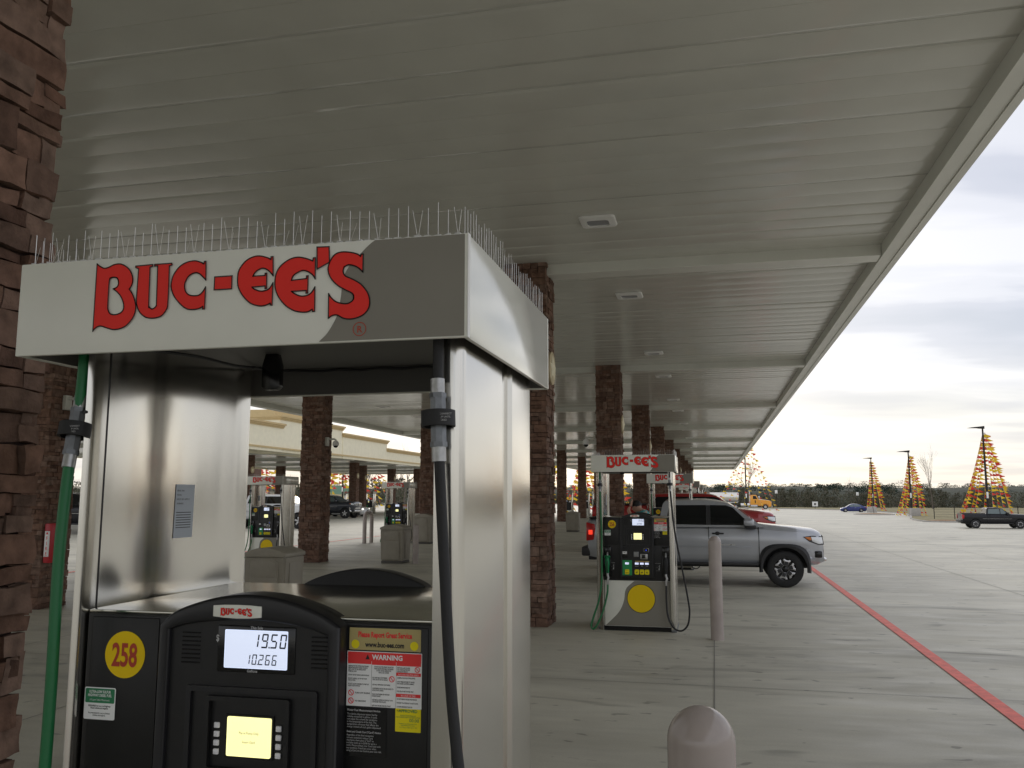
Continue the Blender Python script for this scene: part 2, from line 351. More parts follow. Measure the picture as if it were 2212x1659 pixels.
# sawn joints, red drain lines
g=MB()
jx=[-.05,5.35,7.85,13.2,19,-5.4,-8.1,-12.9,-17.2,-19.9,-22.6]
for x in jx:
    Yv=[-10+2.5*k for k in range(20)]
    if x>2.5: Yv=[y for y in Y if -10<=y<=100]
    for a,b in zip(Yv,Yv[1:]): g.quad((x-.0055,a,hgt(x,a)+.004),(x+.0055,a,hgt(x,a)+.004),(x+.0055,b,hgt(x,b)+.004),(x-.0055,b,hgt(x,b)+.004))
for y in (-2.0,8.57,24.6,40.5,52,66,78):
    Xv=[x for x in X if -36<=x<=60]
    for a,b in zip(Xv,Xv[1:]):
        if a<2.2 and y>36: continue
        w=.005 if y<30 else .010
        g.quad((a,y-w,hgt(a,y)+.0045),(b,y-w,hgt(b,y)+.0045),(b,y+w,hgt(b,y)+.0045),(a,y+w,hgt(a,y)+.0045))
struct(part('pavement_joints',g,'joint',smooth=False))
for x in (2.30,-14.78):
    g=MB(); Yv=[-12+2*k for k in range(60)]
    for a,b in zip(Yv,Yv[1:]): g.quad((x-.065,a,.008),(x+.065,a,.008),(x+.065,b,.008),(x-.065,b,.008))
    struct(part('painted_line',g,'red_paint',smooth=False))
# small oil marks and leaves on the slab
# ---------------------------------------------------------------- canopy
ROW=lambda k:2.1665+9.953*k
KS=range(-1,11)
CX0,CX1,CY0,CY1=-15.75,2.50,-15.,105.0
cn=thing('filling_station_canopy','long flat white metal canopy with ribbed soffit and cross beams over the fuel pumps','canopy',(0,0,0))
g=MB(); random.seed(3); y=CY0
xs=[CX0+.1+(CX1-.3-CX0)*i/9 for i in range(10)]
while y<CY1-.3:
    prof=[(0,5.106),(.003,5.100),(.06,5.0975),(.2,5.0950),(.34,5.0975),(.397,5.100),(.4,5.106)]
    tl=random.uniform(-.0036,.0036); ro=[]
    for x in xs:
        dz=random.uniform(-.0008,.0008)
        ro.append([g.bm.verts.new((x,y+a,b+(dz+tl*(a-.2)/.2 if .003<a<.397 else 0))) for a,b in prof])
    for A,B in zip(ro,ro[1:]):
        for k in range(6): g.bm.faces.new((A[k],B[k],B[k+1],A[k+1]))
    y+=.4
part('soffit',g,'soffit',cn,ang=60)
g=MB(); g.box(CX0+.2,CX1-.2,CY0+.2,CY1-.2,5.13,5.95); part('roof_deck',g,'trim_white',cn)
for nm,a in (('fascia',(2.264,CX1,CY0,CY1)),('fascia',(CX0,CX0+.236,CY0,CY1)),('fascia',(CX0+.236,2.264,CY1-.236,CY1)),('fascia',(CX0+.236,2.264,CY0,CY0+.236))):
    g=MB(); g.box(*a,4.93,6.0); 
    if nm=='fascia' and a[0]>2: g.box(2.425,2.506,CY0,CY1,4.915,4.928)
    if a[1]<-15: g.box(CX0-.006,CX0+.08,CY0,CY1,4.915,4.928)
    part('fascia',g,'fascia',cn)
for k in KS:
    g=MB(); g.box(CX0+.24,2.26,ROW(k)-.17,ROW(k)+.17,4.945,5.13,bev=.004,seg=1); part('beam',g,'fascia',cn)
# ---------------------------------------------------------------- stone columns
def ledgestone(hw,hd,H,seed,fine=False,minh=.045,maxh=.135):
    random.seed(seed); g=MB(); z=0
    def blk(face,a0,a1,z0,z1):
        pr=random.uniform(.0,.026 if not fine else .042)+(0 if random.random()>.12 else .012); gp=.0035; j=.004
        dep=.06
        b={0:(a0+gp,a1-gp,-hd-pr,-hd+dep),1:(hw-dep,hw+pr,a0+gp,a1-gp),2:(a0+gp,a1-gp,hd-dep,hd+pr),3:(-hw-pr,-hw+dep,a0+gp,a1-gp)}[face]
        if fine:
            g2=bmesh.new(); bmesh.ops.create_cube(g2,size=1); bmesh.ops.scale(g2,vec=(b[1]-b[0],b[3]-b[2],z1-z0-2*gp),verts=g2.verts); bmesh.ops.translate(g2,vec=((b[0]+b[1])/2,(b[2]+b[3])/2,(z0+z1)/2),verts=g2.verts)
            bmesh.ops.subdivide_edges(g2,edges=g2.edges[:],cuts=3,use_grid_fill=True)
            sv=Vector((seed*3.1+a0,z0*7,0))
            for v in g2.verts: v.co+=Vector(noise.noise_vector(v.co*9+sv))*.014+Vector(noise.noise_vector(v.co*31+sv))*.003
            g._add(g2)
        else: g.fastbox(b[0],b[1],b[2],b[3],z0+gp,z1-gp,j)
    while z<H-.02:
        h=min(random.uniform(.11,.20),H-z); 
        if H-z-h<.06: h=H-z
        for face in range(4):
            L=hw if face in (0,2) else hd; ext=.012; a=-L-ext
            while a<L+ext-.01:
                w=random.uniform(.09,.29); 
                if L+ext-a-w<.09: w=L+ext-a
                r=random.random()
                if r<.16 and h<.17: blk(face,a,a+w,z,z+h)
                elif r<.8 or h<.16:
                    s_=h*random.uniform(.32,.68); blk(face,a,a+w,z,z+s_)
                    if w>.22 and random.random()<.5:
                        q=a+w*random.uniform(.35,.65); blk(face,a,q,z+s_,z+h); blk(face,q,a+w,z+s_,z+h)
                    else: blk(face,a,a+w,z+s_,z+h)
                else:
                    s1=h*random.uniform(.25,.4); s2=h*random.uniform(.6,.75); blk(face,a,a+w,z,z+s1); blk(face,a,a+w,z+s1,z+s2); blk(face,a,a+w,z+s2,z+h)
                a+=w
        z+=h
    return g
def make_column(seed,label,loc,group,fine=False,hw=.295,hd=.295,H=5.1):
    t=thing('stone_column',label,'stone column',loc,0,group)
    part('stone_cladding',ledgestone(hw,hd,H,seed,fine),'stone',t,ang=30 if not fine else 50)
    g=MB(); g.box(-hw+.012,hw-.012,-hd+.012,hd-.012,0,H); part('core',g,'stone_core',t)
    m_=MB(); x=hw+.02
    m_.prism([(q[0],q[1]) for q in circ(0,3.6,.24,32)],x,x+.03,axis='x'); m=part('medallion',m_,'medal',t)
    st=[]
    for i in range(10):
        r=.2 if i%2==0 else .08; a=PI/2+i*PI/5; st.append((r*math.cos(a),3.6+r*math.sin(a)))
    g=MB(); c=g.bm.verts.new((x+.075,0,3.6)); V=[g.bm.verts.new((x+.032,a,b)) for a,b in st]
    for i in range(10): g.bm.faces.new((c,V[i],V[(i+1)%10]))
    part('star',g,'cream',m,smooth=False)
    return t
GC='stacked stone columns holding up the pump canopy'
cols=[make_column(11,'brown stacked stone column filling the left edge of the view beside the nearest fuel pump','stone column',None) if False else make_column(11,'brown stacked stone column filling the left edge, closest column to the camera',(-2.535,ROW(0),0),GC,fine=True)]
for c_ in list(cols[0].children):
    if c_.name.startswith('medallion'):
        for d_ in list(c_.children): bpy.data.objects.remove(d_)
        bpy.data.objects.remove(c_)
B1=make_column(21,'brown stacked stone column just right of the nearest fuel pump with a cream star medallion',(-2.565,ROW(1),0),GC)
B2=make_column(22,'brown stone column standing behind pump 256, second one up the right hand row',(-2.565,ROW(2),0),GC)
B3=make_column(23,'brown stone column seen through the opening of the nearest pump with a camera on its right side',(-10.715,ROW(2),0),GC)
ords=['','','','third','fourth','fifth','sixth','seventh','eighth','ninth','last']
for k in range(3,11):
    dup((B1,B2)[k%2],(-2.565,ROW(k),0),0,'brown stone column, %s along the right hand row receding behind pump 256'%ords[k])
LN={0:'in the shade far left behind the green hose and nearest column',1:'with a red fire cabinet on it behind the green hose at far left',3:'at the right edge of the pump opening beside the tan cabinet',4:'fourth along the left hand row of the canopy',5:'fifth along the left hand row of the canopy',6:'left one of the pair seen between the right column and pump 256',7:'right one of the pair seen between the right column and pump 256',8:'eighth along the left hand row of the canopy',9:'ninth along the left hand row of the canopy',10:'last along the left hand row of the canopy'}
for c_ in list(B3.children):
    if c_.name.startswith('medallion'):
        for d_ in list(c_.children): bpy.data.objects.remove(d_)
        bpy.data.objects.remove(c_)
for k in list(LN): dup((B1,B2,B3)[(k+1)%3],(-10.715,ROW(k),0),0,'brown stone column '+LN[k],skip=('medallion',))
# ---------------------------------------------------------------- canopy lights
def make_light():
    t=thing('canopy_light','square recessed white canopy light, nearest one above the right of the first pump','light',(-1.28,ROW(1)-2,5.094),0,'square lights recessed in the canopy ceiling')
    g=MB(); o=rrect(-.22,.22,-.22,.22,.06); i=rrect(-.135,.135,-.115,.115,.05)
    def ring(lp,z): return [g.bm.verts.new((a,b,z)) for a,b in lp]
    A=ring(o,0); B=ring(rrect(-.21,.21,-.21,.21,.06),-.022); Cc=ring(i,-.034); D=ring(i,-.018); n=len(A)
    for P,Q in ((A,B),(B,Cc),(Cc,D)):
        for j in range(n): g.bm.faces.new((P[j],P[(j+1)%n],Q[(j+1)%n],Q[j]))
    part('frame',g,'lens_frame',t); g=MB(); g.prism(rrect(-.134,.134,-.114,.114,.05),-.020,-.016,axis='z'); part('lens',g,'lens',t); return t
L0=make_light(); n_=0
for k in range(1,8):
    for s_ in (-2,2):
        n_+=1
        if n_==1: continue
        dup(L0,(-1.28,ROW(k)+s_,5.094),0,'square canopy light number %d along the right hand line of ceiling lights'%n_)
n_=0
for k in range(1,5):
    for s_ in (-2,2):
        n_+=1; dup(L0,(-11.95,ROW(k)+s_,5.094),0,'square canopy light number %d along the left hand line of ceiling lights'%n_)
# ---------------------------------------------------------------- bollards, guards, bins
g=MB(); r=.079; pf=[(r,0),(r,1.19)]+[(r*math.cos(a),1.19+r*1.02*math.sin(a)) for a in [R(7.5*i) for i in range(1,12)]]+[(.0008,1.19+r*1.02)]
g.lathe(pf,n=32); GB='tan steel bollards guarding the pump islands'
b0=part('bollard',g,'bollard'); b0.location=(-.047,2.16,-.0); tag(b0,'tan domed steel bollard at the bottom edge, closest to the camera','bollard',GB)
def cp(o,loc,label,sc=None,rz=None):
    c=o.copy(); COL.objects.link(c); c.location=loc; c['label']=label
    if sc: c.scale=sc
    if rz is not None: c.rotation_euler=(0,0,rz)
    return c
cp(b0,(-.013,11.3,0),'tan steel bollard standing in front of the silver pickup door right of pump 256')
cp(b0,(-7.78,22.1,0),'short tan bollard right of the tan bin seen through the pump opening',(1,1,.82))
for k in range(2,8): cp(b0,(-.03,ROW(k)-.85,0),'tan steel bollard number %d in the line behind the silver pickup'%(k-1))
g=MB(); P=[(0,-.33,0),(0,-.33,.9)]+[(0,-.33+.2-.2*math.cos(a),.95+.2*math.sin(a)) for a in [R(18*i) for i in range(1,5)]]+[(0,-.10,1.155),(0,.10,1.155)]+[(0,.33-.2+.2*math.cos(a),.95+.2*math.sin(a)) for a in [R(72-18*i) for i in range(0,4)]]+[(0,.33,.9),(0,.33,0)]
g.tube([(p[1]*.02,p[1],p[2]) for p in P],.075,16)
u0=part('hoop_guard',g,'bollard'); u0.location=(-13.0,ROW(3)-.6,0); tag(u0,'tan hoop shaped pipe guard left of the pump in the right half of the opening','guard rail','hoop guards at the far ends of the islands')
cp(u0,(-13.15,ROW(2)-.5,0),'tan hoop pipe guard behind the left hose of pump 224')
cp(u0,(-13.1,ROW(4)-.5,0),'tan hoop pipe guard further back in the left hand row')
def make_bin(label,loc):
    t=thing('litter_bin',label,'bin',loc,0,'tan litter bins on the pump islands')
    g=MB(); w=.33; d=.31
    for a,b,c_,e in ((-w,w,.07,.88),):
        bm=bmesh.new(); bmesh.ops.create_cube(bm,size=1)
        for v in bm.verts:
            k=1.0 if v.co.z>0 else .94; v.co=Vector((v.co.x*2*w*k,v.co.y*2*d*k,.07 if v.co.z<0 else .90))
        bmesh.ops.bevel(bm,geom=bm.edges[:],offset=.025,segments=3,affect='EDGES'); g._add(bm)
    part('body',g,'bin',t)
    g=MB(); ns=10; top=lambda x:.90+.09*(1-(x/.36)**2)+.03
    poly=[(-.338,.885)]+[(-.338+.676*i/ns,top(-.338+.676*i/ns)) for i in range(ns+1)]+[(.338,.885)]
    g.prism(poly,-.322,.322,bev=.012); part('lid',g,'bin',t)
    g=MB(); g.box(-.30,.30,-.28,.28,0,.068,bev=.01); part('base',g,'bin_dark',t)
    arch=[(-.225,.10),(.225,.10),(.225,.80)]+[(.225*math.cos(a),.80+.07*math.sin(a)) for a in [R(18*i) for i in range(1,10)]]+[(-.225,.80)]
    g=MB(); g.prism(arch,-.327,-.30,bev=.008); dp_=part('door',g,'bin',t)
    a2=[(-.20,.60),(.20,.60),(.20,.785)]+[(.20*math.cos(a),.785+.055*math.sin(a)) for a in [R(18*i) for i in range(1,10)]]+[(-.20,.785)]
    g=MB(); g.prism(a2,-.338,-.322,bev=.005); part('flap',g,'bin',dp_)
    g=MB(); g.box(.326,.338,-.17,.17,.12,.8,bev=.004); part('side_panel',g,'bin',t)
    return t
bn=make_bin('large tan litter bin below pump 224, biggest bin in the pump opening',(-6.42,11.95,0))
dup(bn,(-8.42,22.3,0),0,'tan litter bin in front of the right hand pump in the opening')
dup(bn,(-7.05,44.0,0),0,'tan litter bin between the column pair left of pump 256')
dup(bn,(-10.75,31.55,0),0,'tall tan cabinet like bin beside the right column of the pump opening').scale=(1,1,1.1)
# ---------------------------------------------------------------- cameras and fire cabinet
def make_cctv(label,loc,sx_=1):
    t=thing('security_camera',label,'camera',loc,0,'dome cameras on the stone columns')
    g=MB(); g.box(-.03,.05,-.07,.07,-.12,.12,bev=.01); part('wall_box',g,'fascia',t)
    g=MB(); g.tube([(.04,0,.06),(.22,0,.07),(.27,0,.04),(.27,0,-.0)],.025,10); part('arm',g,'fascia',t)
    g=MB(); g.lathe([(.001,.03),(.05,.02),(.085,-.03),(.09,-.1),(.08,-.11),(.001,-.11)],(.27,0,0),20); part('housing',g,'trim_white',t)
    g=MB(); g.sph((.27,0,-.11),.065,n=16); part('dome',g,'gloss_black',t)
    return t
c1=make_cctv('grey dome camera on the stone column seen through the pump opening',(-10.715+.33,ROW(2)-.05,3.27))
c2=dup(c1,(-2.565-.33,ROW(2)-.1,3.2),PI,'white dome security camera on the left side of the column behind pump 256')
c3=dup(c1,(-10.715+.33,ROW(1),3.3),0,'grey dome security camera on the shaded column behind the green hose coupling')
t=thing('fire_extinguisher_cabinet','narrow red fire extinguisher cabinet on the shaded column behind the green hose','cabinet',(-10.42+.035,ROW(1)-.21,.72))
g=MB(); g.box(0,.13,-.085,.085,0,.62,bev=.02); part('case',g,mat('cabinet_red',(.5,.02,.03),.4),t)
g=MB(); g.box(.02,.11,-.093,-.0855,.10,.5,bev=.003); f_=part('sign_plate',g,'white',t)
g=MB(); rz_=Matrix.Identity(4)
for i,ch in enumerate('FIRE'): words(g,ch,.08,.065,.36-.08*i,-.0945)
g.flat([[(.065,.49),(.04,.45),(.09,.45)]],-.0945); part('lettering',g,'sticker_red',f_,smooth=False)
# ---------------------------------------------------------------- shop lettering traced in millimetres on the pump header
LOGO={'B':[[(214,213),(223,206),(235,201),(247,203),(260,208),(276,209),(291,203),(304,192),(312,176),(313,163),(310,154),(305,147),(313,137),(320,123),(325,105),(323,87),(315,73),(301,60),(285,54),(268,53),(250,58),(233,63),(221,59),(214,51)],[(250,166),(252,176),(261,178),(271,175),(275,166),(274,157),(269,152),(262,150),(273,142),(284,130),(292,113),(292,99),(284,91),(270,88),(258,91),(252,100),(250,112)]],'U':[[(319,201),(364,202),(364,198),(357,196),(359,109),(361,102),(367,97),(373,98),(379,104),(379,113),(377,198),(369,198),(369,202),(414,202),(415,198),(408,196),(409,110),(405,92),(393,79),(373,75),(353,78),(337,90),(329,105),(326,123),(327,194),(319,198)]],'C':[[(502,201),(504,157),(497,164),(488,172),(477,176),(464,172),(455,163),(450,149),(453,134),(462,125),(475,122),(488,123),(497,130),(504,141),(504,90),(499,90),(499,96),(491,92),(477,90),(460,92),(444,102),(426,121),(417,139),(415,154),(420,174),(435,193),(454,202),(474,204),(490,199),(497,195),(498,201)]],'H':[[(526,163),(570,163),(570,133),(526,133)]],'E':[[(670,201),(672,157),(666,164),(655,173),(644,176),(633,172),(626,166),(622,159),(652,159),(652,164),(656,164),(657,129),(653,129),(653,135),(621,134),(627,129),(640,124),(652,124),(663,128),(672,141),(672,90),(668,91),(667,95),(657,91),(641,90),(619,97),(600,114),(587,135),(584,156),(587,176),(601,194),(618,203),(636,205),(655,200),(665,195),(665,201)]],'E2':[[(773,192),(774,144),(768,153),(757,161),(744,165),(731,161),(721,154),(717,144),(753,146),(753,152),(757,152),(757,113),(753,113),(753,119),(718,119),(726,113),(741,107),(756,108),(766,114),(774,126),(775,71),(770,71),(769,76),(759,71),(742,71),(721,77),(700,92),(684,113),(677,136),(679,161),(690,179),(710,192),(730,196),(750,192),(767,185),(768,192)]],'A':[[(776,216),(805,215),(807,180),(778,166)]],'S':[[(886,193),(886,153),(875,163),(863,169),(852,171),(842,167),(840,156),(846,146),(863,138),(882,126),(897,108),(903,91),(902,74),(893,61),(878,53),(858,50),(842,53),(829,60),(818,60),(808,54),(807,109),(813,100),(825,90),(841,85),(854,85),(864,91),(866,99),(862,107),(845,116),(827,127),(811,144),(804,163),(808,181),(819,196),(835,201),(855,199),(872,194),(880,188),(881,193)]],'W':[[(912,224),(896,213),(877,194),(858,175),(844,154),(838,133),(836,105),(833,84),(828,60),(820,42),(805,18),(786,1)]],'R':[[(881,27),(896,26)]]}
def logo_meshes(x,z,sc,y,rib=.0028):
    red=MB(); blk=MB()
    for k in ('B','U','C','H','E','E2','A','S'):
        lps=[smooth_loop([(x+a*.001*sc,z+b*.001*sc) for a,b in lp]) for lp in LOGO[k]]
        red.flat(lps,y)
        for lp in lps: blk.ribbon(lp,rib*sc,y-.0006)
    return red,blk
# ---------------------------------------------------------------- fuel pump
HW,HD,ZT,ZB=1.122,.919,2.317,2.092
FX,FY=-1.616,1.707
def bz(x,z,k=.982): return (1.616-(1.616-x)*k,1.76-(1.76-z)*k)
def taupe_mesh(y,x1,z0,z1):
    c=[(a*.001,z0+b*.001*(z1-z0)/.225) for a,b in LOGO['W'][0]]; c[0]=(c[0][0],z1); c[-1]=(c[-1][0],z0)
    cc=[(p.x,p.y) for p in catmull([(a,b,0) for a,b in c],4)]
    g=MB(); g.flat([cc+[(x1,z0),(x1,z1)]],y); return g
def spikes(sides):
    g=MB(); b=MB(); random.seed(5)
    def one(p,d,l,r=.0006):
        q=Vector(p)+Vector(d)*l; g.cyl(p,q,r,r*.8,n=4,cap=False)
    for a,bb,nrm in sides:
        A=Vector(a); B=Vector(bb); n=int((B-A).length/.0225)
        for i in range(n):
            p=A.lerp(B,(i+.5)/n); u=(B-A).normalized()
            b.fastbox(p.x-.007,p.x+.007,p.y-.006,p.y+.006,p.z,p.z+.007,.0015)
            l=random.uniform(.062,.088); w=nrm
            if i%2==0 or i%4==1: one(p,(0,0,1),l)
            else:
                one(p,(u*random.uniform(.1,.2)+Vector(w)*.05+Vector((0,0,1))).normalized(),l*random.uniform(.75,.95),.00042); one(p,(-u*random.uniform(.1,.2)+Vector(w)*.05+Vector((0,0,1))).normalized(),l*random.uniform(.85,1.1),.00042)
            if random.random()<.15: one(p,(Vector(w)*-.45+u*random.uniform(-.2,.2)+Vector((0,0,1))).normalized(),l*.8)
    return g,b
def hose_asm(t,pts,zring,col,nozz,side):
    # overhead part, breakaway coupling and hose
    P=catmull(pts,5); h=MB(); h.tube(P,.0118 if side>0 else .0132,12); hz_=part('hose',h,col,t)
    i=min(range(len(P)),key=lambda k:abs(P[k].z-zring) if k<len(P)/2 else 9); c=P[i]; d=(P[max(i-1,0)]-P[min(i+2,len(P)-1)]).normalized()
    def seg(a,b,r,mb,n=16): mb.cyl(c+d*a,c+d*b,r,n=n)
    for a_,b_ in ((.055,.087),(-.092,-.060)): f=MB(); seg(a_,b_,.0155,f); part('ferrule',f,'zinc',t)
    n=MB(); seg(.0455,.056,.0185,n,6); seg(.016,.046,.0175,n,8); part('coupling',n,'dark_zinc',t); n=MB(); seg(-.0505,-.014,.0175,n,8); seg(-.061,-.050,.0185,n,6); part('coupling',n,'dark_zinc',t)
    r=MB(); 
    up=d; a=up.cross(Vector((0,1,0))).normalized(); b=a.cross(up)
    R1=[];
    for rr,hh in ((.030,-.017),(.037,-.017),(.037,.017),(.030,.017),(.018,.015)):
        R1.append([r.bm.verts.new(c+up*hh+(a*math.cos(2*PI*j/28)+b*math.sin(2*PI*j/28))*rr) for j in range(28)])
    R1.append(R1[0]) if False else None
    for A,B in zip(R1,R1[1:]):
        for j in range(28): r.bm.faces.new((A[j],A[(j+1)%28],B[(j+1)%28],B[j]))
    rg=part('breakaway_ring',r,'rubber',t)
    w=MB(); 
    for q,tx in enumerate(('TO RECONNECT','PUSH UP UNTIL','LOCKED')):
        words(w,tx,.0055,c.x+.019,c.z+.006-.0065*q,c.y-.0335)
    part('ring_print',w,'grey_text',rg,smooth=False)
def nozzle(t,x,y,gr):
    # hung in the boot, spout up
    g=MB(); g.tube([(x,y-.01,1.02),(x,y-.035,.99),(x,y-.045,.95)],.011,10); part('spout',g,'zinc',t)
    n=MB(); n.tube([(x,y-.045,.965),(x,y-.05,.92),(x,y-.055,.87),(x,y-.045,.80),(x,y-.04,.75)],.02,12,rr=[.018,.03,.03,.022,.019])
    n.box(x-.014,x+.014,y-.085,y-.02,.86,.93,bev=.008); n.cyl((x,y-.05,.965),(x,y-.055,.955),.042,n=20) if gr else None
    nb=part('nozzle_body',n,'nozzle_green' if gr else 'rubber',t)
    l=MB(); l.tube([(x,y-.085,.91),(x,y-.10,.86),(x,y-.095,.78),(x,y-.06,.75)],.006,8); part('lever',l,'rubber',t)
    s=MB(); s.tube([(x,y-.04,.755),(x,y-.045,.72),(x+.012,y-.05,.69),(x+.004,y-.05,.66),(x,y-.05,.64)],.016,10); s.cyl((x,y-.05,.64),(x,y-.05,.60),.0145); part('swivel',s,'zinc',t)
def make_pump(num,label,loc,sale='19.50',gal='10.266'):
    t=thing('fuel_pump',label,'fuel pump',loc,0,'fuel pumps under the canopy')
    yC=.123
    # header
    g=MB(); g.prism([(0,ZB),(HW,ZB),(HW,ZT),(0,ZT)],0,.012,bev=.0025); h=part('header_panel',g,'header_light',t)
    part('taupe_sweep',taupe_mesh(-.0012,HW-.006,ZB+.003,ZT-.002),'header_taupe',h,smooth=False)
    red,blk=logo_meshes(0,ZB,1,-.0024); part('shop_lettering',red,'logo_red',h,smooth=False); part('lettering_outline',blk,'ink',h,smooth=False)
    cxr,czr=LOGO['R'][0][0][0]*.001,ZB+LOGO['R'][0][0][1]*.001
    g=MB(); g.flat([circ(cxr,czr,.0155,28),circ(cxr,czr,.0138,28)],-.0024); words(g,'R',.021,cxr,czr-.0075,-.0024,bold=.01); part('registered_mark',g,'dark_red',h,smooth=False)
    g=MB(); g.prism([(0,ZB),(HW,ZB),(HW,ZT),(0,ZT)],HD-.012,HD,bev=.0025); hb=part('header_panel',g,'header_light',t,'rear header panel')
    for a,b,l in ((0,.01,'left end panel of the header'),(HW-.01,HW,'shiny right end panel of the header')):
        g=MB(); g.box(a,b,.0125,HD-.0125,ZB,ZT,bev=.002); part('header_end',g,'header_side',t,l)
    g=MB(); g.box(.0105,HW-.0105,.0125,HD-.0125,ZT-.02,ZT-.004); g.box(.012,HW-.012,.06,HD-.06,ZB+.085,ZB+.095); g.box(.0105,HW-.0105,HD-.018,HD-.0125,ZB+.004,ZT-.021); g.box(.0105,HW-.0105,.0125,.018,ZB+.004,ZT-.021); g.box(.0105,.016,.0185,HD-.0185,ZB+.004,ZT-.021); g.box(HW-.016,HW-.0105,.0185,HD-.0185,ZB+.004,ZT-.021); part('header_lining',g,'header_inside',t)
    g=MB(); g.prism([(HW-.0005,ZB),(HW+.002,ZB),(HW+.002,ZT),(HW-.0005,ZT)],-.0015,.014); part('corner_trim',g,'trim_white',t)
    y0,y1,x0,x1,z=.014,HD-.014,.014,HW-.014,ZT-.003
    sp,sb=spikes([((x0,y0,z),(x1,y0,z),(0,-1,0)),((x1,y0,z),(x1,y1,z),(1,0,0)),((x0,y0,z),(x0,y1,z),(-1,0,0))])
    b_=part('spike_strip',sb,'plastic_clear',t); part('bird_spikes',sp,'spike',b_)
    # posts
    for s_,xa,xb in ((-1,.05,.146),(1,1.022,1.086)):
        ra=.03; xo=xa if s_<0 else xb; xi=xb if s_<0 else xa; F,Bk=.092,.83
        def rc(cx_,cy_,r,a0,a1,n=6): return [(cx_+r*math.cos(R(a0+(a1-a0)*i/n)),cy_+r*math.sin(R(a0+(a1-a0)*i/n))) for i in range(n+1)]
        if s_>0: poly=[(xi,F)]+rc(xo-ra,F+ra,ra,-90,0)+[(xo,.455),(xo-.012,.460),(xo-.012,.565),(xo,.57)]+rc(xo-ra,Bk-ra,ra,0,90)+[(xi,Bk)]
        else: poly=[(.045,Bk),(.02,.62),(.02,.33),(.09,.155),(.1225,.122),(.126,.097),(.130,.092),(.136,.096),(.142,.112),(.1455,.135),(xi,.155),(xi,.355),(xi-.004,.360),(xi-.004,.735),(xi,.74),(xi,Bk)]
        g=MB(); g.prism(poly,0,ZB+.086,axis='z'); p_=part('post',g,'steel',t,ang=50)
        g=MB(); g.box(xa-.0 if s_<0 else xa+.0,xb+.003,.20 if s_<0 else F-.004,Bk+.003,0,.035,bev=.003); part('post_foot',g,'dark_zinc',p_)
        if s_<0:
            g=MB(); g.box(xb-.003,xb+.0015,.150,.1535,.66,ZB+.07); g.cyl((.131,F-.004,1.965),(.131,F+.006,1.965),.004); part('seam',g,'console_black',p_)
            XS=xb-.0032; g=MB(); g.quad((XS,.475-.02,1.795),(XS,.475+.07,1.795),(XS,.475+.066,1.645),(XS,.475-.024,1.645)); pp=part('notice_sticker',g,'paper',p_,smooth=False)
            rot=Matrix.Translation((XS+.0006,.5,0))@Matrix.Rotation(PI/2,4,'Z')
            w=MB()
            for q,tx in enumerate(('SERIAL 0000','MODEL','VOLTS 120   AMPS 12','WARNING')): words(w,tx,.0065,-.04,1.775-.012*q,0,align='LEFT',rot=rot)
            for q in range(7): w.box(-.04,.03,0,.0002,1.715-.007*q,1.717-.007*q,mtx=rot)
            part('sticker_print',w,'ink',pp,smooth=False)
    # cabinet, deck, kick plate, lower panel
    g=MB(); g.box(.147,1.021,.135,.79,0,1.485); part('cabinet',g,'header_inside',t)
    g=MB(); g.box(.1475,1.0205,.128,.80,1.486,1.493,bev=.002); dk=part('deck',g,'steel_deck',t)
    g=MB(); g.box(.147,1.021,yC-.003,.134,0,.056); part('kick_plate',g,'gloss_black',t)
    g=MB(); g.box(.149,1.019,yC,.134,.058,.650,bev=.003); lp=part('lower_panel',g,'header_light',t)
    cc=catmull([(.548,.6475,0),(.50,.61,0),(.445,.56,0),(.42,.50,0),(.412,.43,0),(.395,.36,0),(.36,.28,0),(.31,.21,0),(.24,.14,0),(.17,.075,0),(.152,.062,0)],4)
    g=MB(); g.flat([[(p.x,p.y) for p in cc]+[(1.016,.062),(1.016,.6475)]],yC-.001); part('taupe_sweep',g,'header_taupe',lp,smooth=False)
    g=MB(); g.flat([circ(.632,.42,.188,48)],yC-.002); em=part('emblem_ring',g,'ink',lp,smooth=False)
    g=MB(); g.flat([circ(.632,.42,.180,48)],yC-.003); part('emblem_disc',g,'yellow',em,smooth=False)
    # console
    g=MB(); g.box(.150,1.018,yC-.002,.16,.656,1.4855,bev=.006); cons=part('console',g,'console_black',t)
    for a,b in ((.165,.345),(.808,1.005)):
        g=MB(); g.box(a,b,yC-.004,yC,1.115,1.478,bev=.003); part('door_panel',g,'console_black',cons)
    A=[(.350,1.464),(.387,1.496),(.452,1.520),(.515,1.534),(.583,1.5385),(.655,1.531),(.72,1.514),(.765,1.496),(.803,1.473)]
    top=[bz(*p) for p in A]; out=[bz(.345,.68)]+[(p.x,p.y) for p in catmull([(a,b,0) for a,b in top],4)]+[bz(.797,.68)]
    inn=[bz(.372,.70)]+[(p.x,p.y) for p in catmull([(a,b,0) for a,b in [bz(*q) for q in ((.376,1.455),(.42,1.468),(.50,1.478),(.583,1.481),(.66,1.477),(.73,1.466),(.772,1.452))]],4)]+[bz(.772,.70)]
    g=MB(); tb=bmesh.new()
    ed=[]
    for lp_ in (out,inn):
        V=[tb.verts.new((a,.078,b)) for a,b in lp_]; ed+=[tb.edges.new((V[i],V[(i+1)%len(V)])) for i in range(len(V))]
    bmesh.ops.triangle_fill(tb,use_beauty=True,edges=ed,normal=(0,-1,0)); ex=bmesh.ops.extrude_face_region(tb,geom=tb.faces[:]); bmesh.ops.translate(tb,vec=(0,.055,0),verts=[v for v in ex['geom'] if isinstance(v,bmesh.types.BMVert)])
    be=[e for e in tb.edges if all(abs(v.co.y-.078)<1e-6 for v in e.verts) and any(abs(f.normal.y)<.3 for f in e.link_faces)]
